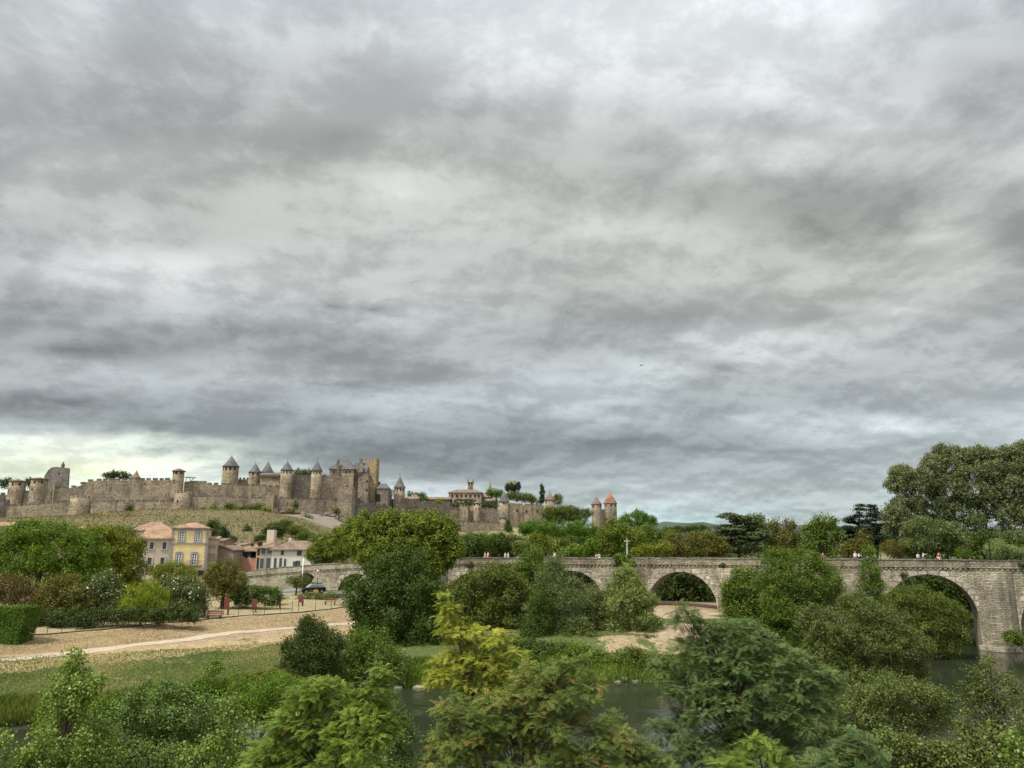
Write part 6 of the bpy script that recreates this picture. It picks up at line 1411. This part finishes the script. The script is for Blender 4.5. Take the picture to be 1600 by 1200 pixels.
# poles, lamps, cross
def lamp_post(px, yt, Y, label, curved=False, base=None, h=None, mat=None):
    X = gx(px, Y); z = tz(X, Y) if base is None else base; zt = at(px, yt, Y).z
    root = thing('street_lamp', label, 'street lamp', (X, Y, z)); mt = mat or METAL
    m = MB()
    if curved: m.tube([(X, Y, z), (X, Y, zt-.9), (X+.08, Y, zt-.35), (X+.4, Y, zt-.05), (X+.9, Y, zt), (X+1.3, Y, zt-.15)], [.09, .07, .06, .05, .05, .045], 8)
    else: m.tube([(X, Y, z), (X, Y, z+.6), (X, Y, zt-.5)], [.09, .06, .05], 8)
    m.obj('pole', mt, root, smooth=True)
    m = MB()
    if curved: m.lathe((X+1.35, Y, zt-.32), [(.10, 0), (.22, .04), (.2, .14), (.06, .2)], 12)
    else: m.lathe((X, Y, zt-.5), [(.10, 0), (.22, .35), (.24, .4), (.05, .55)], 8)
    m.obj('lamp_head', mt if curved else m_plain('lantern_glass', (.6, .6, .55), .3), root, smooth=True)
lamp_post(498.5, 891, 137, 'slim dark street lamp by the parked car in front of the old bridge')
sl_ = s_at(1546); pl_ = bpt(sl_, BW-.4)
lamp_post(1546, 820, pl_.y, 'tall curved swan-neck street lamp on the bridge before the big poplars', True, base=ztop(sl_)-PAR)
lamp_post(704, 862, 150, 'thin grey lamp post beside the pollarded plane trees', mat=m_plain('grey_metal', (.3, .3, .3), .6))
def pole():
    Y = 140; X = gx(475, Y); z = tz(X, Y); zt = at(475, 872, Y).z
    root = thing('flag_pole', 'plain white pole rising in front of the small bridge arch', 'pole', (X, Y, z))
    m = MB(); m.tube([(X, Y, z-.1), (X, Y, zt)], [.09, .06], 10); m.obj('shaft', WHITEP, root, smooth=True)
    m = MB(); m.lathe((X, Y, z-.05), [(.3, 0), (.28, .25), (.12, .3)], 10); m.obj('base', GREYS, root)
pole()
def cross():
    s = s_at(968); p = bpt(s, BW-.3); zt = at(968, 842, p.y).z; zb = ztop(s)-PAR; X = p.x; Y = p.y
    root = thing('stone_cross', 'tall slender pale stone cross standing on the bridge above the ivy', 'cross', (X, Y, zb))
    cs = m_plain('pale_limestone', (.38, .355, .30), .9)
    m = MB(); m.lathe((X, Y, zb), [(.42, 0), (.42, .9), (.30, 1.05), (.22, 1.2)], 8); m.obj('pedestal', cs, root)
    m = MB(); m.lathe((X, Y, zb+1.2), [(.15, 0), (.13, zt-zb-2.3), (.2, zt-zb-2.2), (.2, zt-zb-2.05)], 8); m.obj('shaft', cs, root)
    m = MB(); z = zt-.45; m.box((X, Y, z-.05), (.17, .16, .95)); m.box((X, Y, z+.08), (.78, .15, .17))
    for dx, dz_ in ((-.4, .08), (.4, .08), (0, .45)): m.box((X+dx, Y, z+dz_), (.12, .18, .26) if dx else (.26, .18, .12))
    m.obj('cross_head', cs, root)
cross()
def ivy():
    rng = np.random.default_rng(8); LB = []
    for a, b, rx, ry in [(978, 872, 17, 5), (970, 876, 10, 5), (984, 880, 10, 6), (976, 884, 6, 4), (968, 870, 8, 4)]:
        s = s_at(a); p = bpt(s, -.35); c = at(a, b, p.y); m = mpp(b, p.y); LB.append((np.array(c), np.array([rx*m, .4, ry*m])))
    root = thing('ivy', 'patch of ivy spilling over the bridge parapet below the stone cross', 'plant', tuple(LB[0][0]))
    kd = dict(KIND['shrub']); kd.update(L=.2, W=.15, cr=.28, cov=1.6)
    Q, t, c, P, N, lb = make_crown(LB, kd, rng); quads_obj('foliage', Q, t, c, L_['bright'], root)
ivy()
def wall_plants():
    for i, (a, b, r, lab) in enumerate([(1412, 899, 4, 'weed tuft growing at the crown of the big right arch'), (1597, 884, 5, 'weed tuft high on the pier at the right edge'), (735, 884, 6, 'dark weed tuft on the bridge wall beside the plane trees'), (1128, 884, 4, 'small weed tuft on the bridge pier between the middle arches')]):
        rng = np.random.default_rng(80+i); s = s_at(a); p = bpt(s, -.3); c = at(a, b, p.y); m = mpp(b, p.y)
        root = thing('wall_plant', lab, 'plant', tuple(c), 'weeds growing from the bridge'); kd = dict(KIND['shrub']); kd.update(L=.16, W=.08, cr=.2, cov=1.6)
        Q, t, cc, P, N, lb = make_crown([(np.array(c), np.array([r*m, .25, r*m*.7]))], kd, rng); quads_obj('foliage', Q, t, cc, L_['olive'], root)
wall_plants()
# palm
def palm():
    Y = 118; X = gx(432, Y); z = tz(X, Y); rng = np.random.default_rng(4)
    root = thing('palm_tree', 'small feathery palm arching over the right side of the dark round shrub', 'palm', (X, Y, z), GP)
    hgt = at(432, 918, Y).z-z
    m = MB(); m.tube([(X, Y, z-.2), (X, Y, z+hgt*.55)], [.30, .24], 9); m.obj('trunk', BARK, root)
    Qs = []
    for k in range(46):
        a = rng.uniform(0, 2*math.pi); el = rng.uniform(-.1, 1.35); D = np.array([math.cos(a)*math.cos(el), math.sin(a)*math.cos(el), math.sin(el)])
        O = np.array([[X, Y, z+hgt*.55]]); Q, _, _ = q_pinnate(O, D[None], 2.3, 22, rng, .5, .012, .22); Qs.append(Q)
    Q = np.concatenate(Qs); quads_obj('crown', Q, rng.random(len(Q)), rng.random(len(Q)), L_['mid'], root)
palm()
# pebbles at the river's edge
def pebbles():
    rr = random.Random(9); st = m_plain('pale_boulder', (.24, .21, .165), .95, var=.3)
    for i in range(26):
        a = rr.choice([rr.uniform(945, 985), rr.uniform(610, 640), rr.uniform(655, 700)]); Y = float(np.interp(a, *bk))+rr.uniform(-1.0, .6); X = gx(a, Y); z = max(tz(X, Y), 0); s = rr.uniform(.2, .5)
        m = MB(); m.lathe((X, Y, z), [(s*.6, -.3), (s, .0), (s*.8, s*.35), (s*.3, s*.5)], 7, rr.uniform(0, 6), rr.uniform(.8, 1.4), 1)
        o = m.obj('boulder', st, None, True, origin=(X, Y, z)); tag(o, 'pale rounded boulder lying at the water edge of the far bank', 'boulder', 'boulders at the water edge')
pebbles()
# the bird
def bird():
    c = at(1002.5, 571, 105); root = thing('bird', 'tiny dark bird flying in the cloudy sky', 'bird', tuple(c)); bm_ = m_plain('dark_feathers', (.03, .03, .035))
    m = MB(); m.tube([c+Vector((-.17, 0, -.02)), c+Vector((-.1, 0, 0)), c+Vector((0, 0, .01)), c+Vector((.11, 0, .01)), c+Vector((.16, 0, 0))], [.012, .035, .05, .035, .008], 8); m.obj('body', bm_, root, True)
    for s in (-1, 1):
        m = MB(); q = [Vector((.05, 0, .02)), Vector((-.06, 0, .02)), Vector((-.05, s*.16, .10)), Vector((-.10, s*.34, .06)), Vector((.0, s*.2, .12))]
        q = [c+Vector((v.y, v.x, v.z)) for v in q]; q2 = [v+Vector((0, 0, .012)) for v in q]; m.add(q+q2, [(0, 1, 2, 3, 4), (9, 8, 7, 6, 5)]+[(i, (i+1) % 5, 5+(i+1) % 5, 5+i) for i in range(5)]); m.obj('wing', bm_, root)
bird()
# parked SUV
def car():
    Y = 139.5; X = gx(492.5, Y); z = tz(X, Y)+.14; yaw = R(28)
    root = thing('parked_car', 'dark suv with pale reflections parked below the old bridge arch', 'car', (X, Y, z))
    bl = m_plain('black_car_paint', (.015, .016, .018), .15, var=.02); gl = m_plain('car_glass', (.25, .28, .30), .08, var=.02); tyre = m_plain('tyre', (.02, .02, .02), .9); hub = m_plain('alloy', (.4, .4, .42), .3, .8)
    ux, uy = Vector((-math.cos(yaw), -math.sin(yaw), 0)), Vector((math.sin(yaw), -math.cos(yaw), 0))
    def P(a, b, h): return Vector((X, Y, z))+ux*a+uy*b+Vector((0, 0, h))
    def loft(secs, mat, name, par=root):
        V = []; n = len(secs[0][1])
        for a, pr in secs: V += [P(a, b, h) for b, h in pr]
        fs = [(k*n+i, k*n+(i+1) % n, (k+1)*n+(i+1) % n, (k+1)*n+i) for k in range(len(secs)-1) for i in range(n)]+[tuple(range(n-1, -1, -1)), tuple(range((len(secs)-1)*n, len(secs)*n))]
        m = MB(); m.add(V, fs); return m.obj(name, mat, par, bevel=.03)
    def sec(w, h0, h1): return [(-w, h0), (w, h0), (w, h1-.12), (w-.12, h1), (-w+.12, h1), (-w, h1-.12)]
    loft([(2.15, sec(.72, .38, .80)), (2.0, sec(.86, .30, .92)), (1.1, sec(.90, .26, 1.04)), (-1.6, sec(.90, .26, 1.08)), (-2.1, sec(.84, .32, 1.02))], bl, 'body')
    loft([(1.15, sec(.78, .98, 1.06)), (.45, sec(.72, 1.0, 1.62)), (-1.5, sec(.70, 1.0, 1.60)), (-2.02, sec(.78, .98, 1.04))], gl, 'window')
    loft([(.40, sec(.66, 1.58, 1.68)), (-1.5, sec(.64, 1.56, 1.66))], bl, 'roof')
    for a in (1.35, -1.35):
        for b in (-.84, .84):
            m = MB(); c = P(a, b, .34)
            ring = [(.34, -.11), (.34, .11)]; V = []; N = 18
            for off in (-.11, .11):
                for k in range(N): t = 2*math.pi*k/N; V.append(c+uy*off+ux*math.cos(t)*.34+Vector((0, 0, math.sin(t)*.34)))
            m.add(V, [tuple(range(N-1, -1, -1)), tuple(range(N, 2*N))]+[(k, (k+1) % N, N+(k+1) % N, N+k) for k in range(N)]); w = m.obj('wheel', tyre, root)
            m = MB(); V = []
            for off in (-.125, .125):
                for k in range(N): t = 2*math.pi*k/N; V.append(c+uy*off+ux*math.cos(t)*.2+Vector((0, 0, math.sin(t)*.2)))
            m.add(V, [tuple(range(N-1, -1, -1)), tuple(range(N, 2*N))]+[(k, (k+1) % N, N+(k+1) % N, N+k) for k in range(N)]); m.obj('rim', hub, w)
    for b in (-.6, .6):
        m = MB(); c = P(2.08, b, .74); m.box(c, (.14, .34, .16), yaw); m.obj('headlight', m_plain('headlight_glass', (.75, .75, .75), .1), root)
    m = MB(); c = P(2.14, 0, .5); m.box(c, (.06, .52, .11), yaw); m.obj('number_plate', WHITEP, root)
car()
def sign_post():
    Y = 133; X = gx(497, Y); z = tz(X, Y); root = thing('yellow_bin', 'small ochre box-shaped bin in front of the parked car', 'bin', (X, Y, z))
    m = MB(); m.box((X, Y, z+.5), (.75, .6, .95)); m.obj('bin_body', m_plain('ochre_plastic', (.50, .27, .05), .6), root, bevel=.04)
    m = MB(); m.box((X, Y, z+1.02), (.8, .65, .1)); m.obj('lid', m_plain('ochre_lid', (.42, .22, .05), .6), root, bevel=.03)
    Y = 131; p0 = (gx(519, Y), Y); p1 = (gx(556, Y), Y); z = tz(*p0); root = thing('low_wall', 'low dark planter wall at the road edge right of the car', 'wall', (*p0, z))
    m = MB(); m.box(((p0[0]+p1[0])/2, Y, z+.25), (p1[0]-p0[0], .4, .9)); m.obj('wall_body', m_plain('dark_concrete', (.10, .10, .095)), root, bevel=.03)
    m = MB(); m.box(((p0[0]+p1[0])/2, Y, z+.74), (p1[0]-p0[0]+.1, .5, .08)); m.obj('coping', GREYS, root)
    Y = 133.5; p0 = (gx(400, Y), Y); p1 = (gx(462, Y), Y); z = tz(*p0); root = thing('low_wall', 'pale low roadside wall left of the white pole', 'wall', (*p0, z))
    m = MB(); m.box(((p0[0]+p1[0])/2, Y, z+.2), (p1[0]-p0[0], .35, .8)); m.obj('wall_body', m_plain('pale_concrete', (.36, .35, .33)), root, bevel=.03)
sign_post()
# ------------------------------------------------------------------ people
SKIN = m_plain('skin', (.45, .27, .19), .6, var=.05); HAIR = m_plain('dark_hair', (.04, .028, .02), .8); HAIRB = m_plain('fair_hair', (.30, .2, .1), .8)
CL = {k: m_plain('cloth_'+k, c, .9, var=.08) for k, c in dict(white=(.62, .61, .58), pink=(.62, .34, .33), red=(.32, .05, .045), black=(.02, .02, .022), blue=(.45, .56, .62), navy=(.03, .04, .09), grey=(.2, .2, .2), denim=(.10, .14, .22), cream=(.55, .5, .4)).items()}
def skin_obj(name, pts, edges, rad, mat, parent, sub=1):
    me = bpy.data.meshes.new(name); o = Vector(parent_loc(parent)); me.from_pydata([Vector(p) for p in pts], edges, []); me.materials.append(mat)
    ob = bpy.data.objects.new(name, me); COL.objects.link(ob); ob.parent = parent
    md = ob.modifiers.new('skin', 'SKIN'); md.use_smooth_shade = True
    for i, v in enumerate(me.skin_vertices[0].data):
        r = rad[i]; v.radius = r if hasattr(r, '__len__') else (r, r)
    me.skin_vertices[0].data[0].use_root = True
    ob.modifiers.new('sub', 'SUBSURF').levels = sub; ob.modifiers['sub'].render_levels = sub
    return ob
def person(X, Y, z, label, h=1.7, yaw=0, top='white', bottom='denim', hair=HAIR, stride=.25, arm=(0, 0), lean=0, group=None, dress=False):
    root = thing('person', label, 'person', (X, Y, z), group); root.rotation_euler = (0, 0, yaw); k = h/1.7
    root.location = (0, 0, 0); root.rotation_euler = (0, 0, 0)   # parts are authored round the origin, then the thing is placed
    s = stride; ax, az = arm
    J = dict(pel=(0, 0, .95), wai=(0, 0, 1.08), che=(0, lean*.5, 1.30), nec=(0, lean, 1.47), hea=(0, lean-.02, 1.56), top_=(0, lean, 1.68),
             lh=(.09, 0, .92), lk=(.10, -s*.5, .50), la=(.10, -s*.75, .09), lt=(.10, -s*.75-.16, .04), rh=(-.09, 0, .92), rk=(-.10, s*.25, .50), ra=(-.10, s*.85, .10), rt=(-.10, s*.85-.15, .04),
             ls=(.18, lean, 1.40), le=(.23, lean+.08, 1.14), lw=(.22, lean-.08, .92), lf=(.22, lean-.10, .84), rs=(-.18, lean, 1.40), re=(-.23-ax*.1, lean-.05-ax*.2, 1.14+az*.2), rw=(-.22, lean-.15-ax*.3, .92+az*.55), rf=(-.22, lean-.2-ax*.35, .85+az*.65))
    names = list(J); P = [tuple(c*k for c in J[n]) for n in names]; I = {n: i for i, n in enumerate(names)}
    E = [(I[a], I[b]) for a, b in [('pel', 'wai'), ('wai', 'che'), ('che', 'nec'), ('nec', 'hea'), ('hea', 'top_'), ('pel', 'lh'), ('lh', 'lk'), ('lk', 'la'), ('la', 'lt'), ('pel', 'rh'), ('rh', 'rk'), ('rk', 'ra'), ('ra', 'rt'), ('che', 'ls'), ('ls', 'le'), ('le', 'lw'), ('lw', 'lf'), ('che', 'rs'), ('rs', 're'), ('re', 'rw'), ('rw', 'rf')]]
    rr = dict(pel=(.14, .10), wai=(.12, .09), che=(.14, .10), nec=(.055, .055), hea=(.085, .1), top_=(.06, .07), lh=.085, lk=.055, la=.04, lt=.035, rh=.085, rk=.055, ra=.04, rt=.035, ls=.055, le=.04, lw=.028, lf=.03, rs=.055, re=.04, rw=.028, rf=.03)
    skin_obj('body', P, E, [tuple(x*k for x in rr[n]) if hasattr(rr[n], '__len__') else rr[n]*k for n in names], SKIN, root)
    def sub(nm, js, es, rd, mat): skin_obj(nm, [tuple(c*k for c in J[j]) for j in js], [(js.index(a), js.index(b)) for a, b in es], [tuple(x*k for x in r) if hasattr(r, '__len__') else r*k for r in rd], mat, root)
    J['low'] = (0, 0, .90); J['hem'] = (0, 0, .55)
    sub('dress' if dress else 'shirt', ['che', 'wai', 'low']+(['hem'] if dress else [])+['ls', 'le', 'rs', 're'], [('che', 'wai'), ('wai', 'low')]+([('low', 'hem')] if dress else [])+[('che', 'ls'), ('ls', 'le'), ('che', 'rs'), ('rs', 're')], [(.165, .125), (.145, .115), (.165, .13)]+([(.22, .18)] if dress else [])+[.075, .055, .075, .055], CL[top])
    if not dress: sub('trousers', ['pel', 'lh', 'lk', 'la', 'rh', 'rk', 'ra'], [('pel', 'lh'), ('lh', 'lk'), ('lk', 'la'), ('pel', 'rh'), ('rh', 'rk'), ('rk', 'ra')], [(.155, .12), .10, .07, .055, .10, .07, .055], CL[bottom])
    m = MB(); m.lathe((0, (lean+.015)*k, 1.575*k), [(.06*k, -.03*k), (.098*k, .02*k), (.102*k, .07*k), (.08*k, .13*k), (.03*k, .158*k)], 12, 0, .95, 1.05); m.obj('hair', hair, root, True)
    root.location = (X, Y, z); root.rotation_euler = (0, 0, yaw)
    return root
GPp = 'people walking on the bridge'
def on_bridge(px, label, off=1.3, **kw):
    s = s_at(px); p = bpt(s, off); X = (px-800)/1229*p.y
    person(X, p.y, ztop(s)-PAR, label, group=GPp, **kw)
wr, wl = R(-68), R(112)
on_bridge(758, 'person in a pink dress walking close beside a person in white', top='pink', dress=True, yaw=wr, hair=HAIRB)
on_bridge(762.5, 'person in white top walking right beside the one in pink', top='white', bottom='pink', yaw=wr, h=1.8)
on_bridge(789.5, 'person in white, left one of the pair before the dark tree', top='white', bottom='cream', yaw=wr, h=1.72)
on_bridge(794, 'person in white shorts outfit, right one of the pair before the dark tree', top='white', bottom='white', yaw=wl, h=1.65, hair=HAIRB)
on_bridge(866.5, 'lone dark-haired person in white leaning near the grey poplar', top='white', bottom='white', yaw=wr, h=1.78)
on_bridge(931, 'person in white bending over the parapet, left of the cross', top='white', bottom='grey', yaw=R(20), h=1.45, lean=-.2)
on_bridge(936, 'person in cream beside the bending one, left of the cross', top='cream', bottom='white', yaw=R(-20), h=1.5, lean=-.15)
on_bridge(1285, 'person in red half hidden behind the green treetop', top='red', bottom='navy', yaw=wr)
on_bridge(1335, 'person in white hugging close to a dark-haired companion', top='white', bottom='denim', yaw=R(-60), h=1.78, hair=HAIRB)
on_bridge(1341, 'dark-haired person in white and black beside the narrow conical tree', top='white', bottom='black', yaw=R(90), h=1.72, arm=(.6, .3))
on_bridge(1433, 'person in pale blue shirt standing left of one in white', top='blue', bottom='navy', yaw=R(0), h=1.65)
on_bridge(1441, 'person in white shirt reaching an arm towards the one in blue', top='white', bottom='grey', yaw=R(70), h=1.78, arm=(1.0, 1.0))
on_bridge(1465.5, 'person in red and white with a dark cap on the right of the bridge', top='red', bottom='white', yaw=wr, h=1.8)
def ground_people():
    Y = 143; X = gx(490, Y); person(X, Y, tz(X, Y)+.1, 'person in red and white standing in the shade of the small arch behind the car', top='red', bottom='white', h=1.75, group=None)
ground_people()
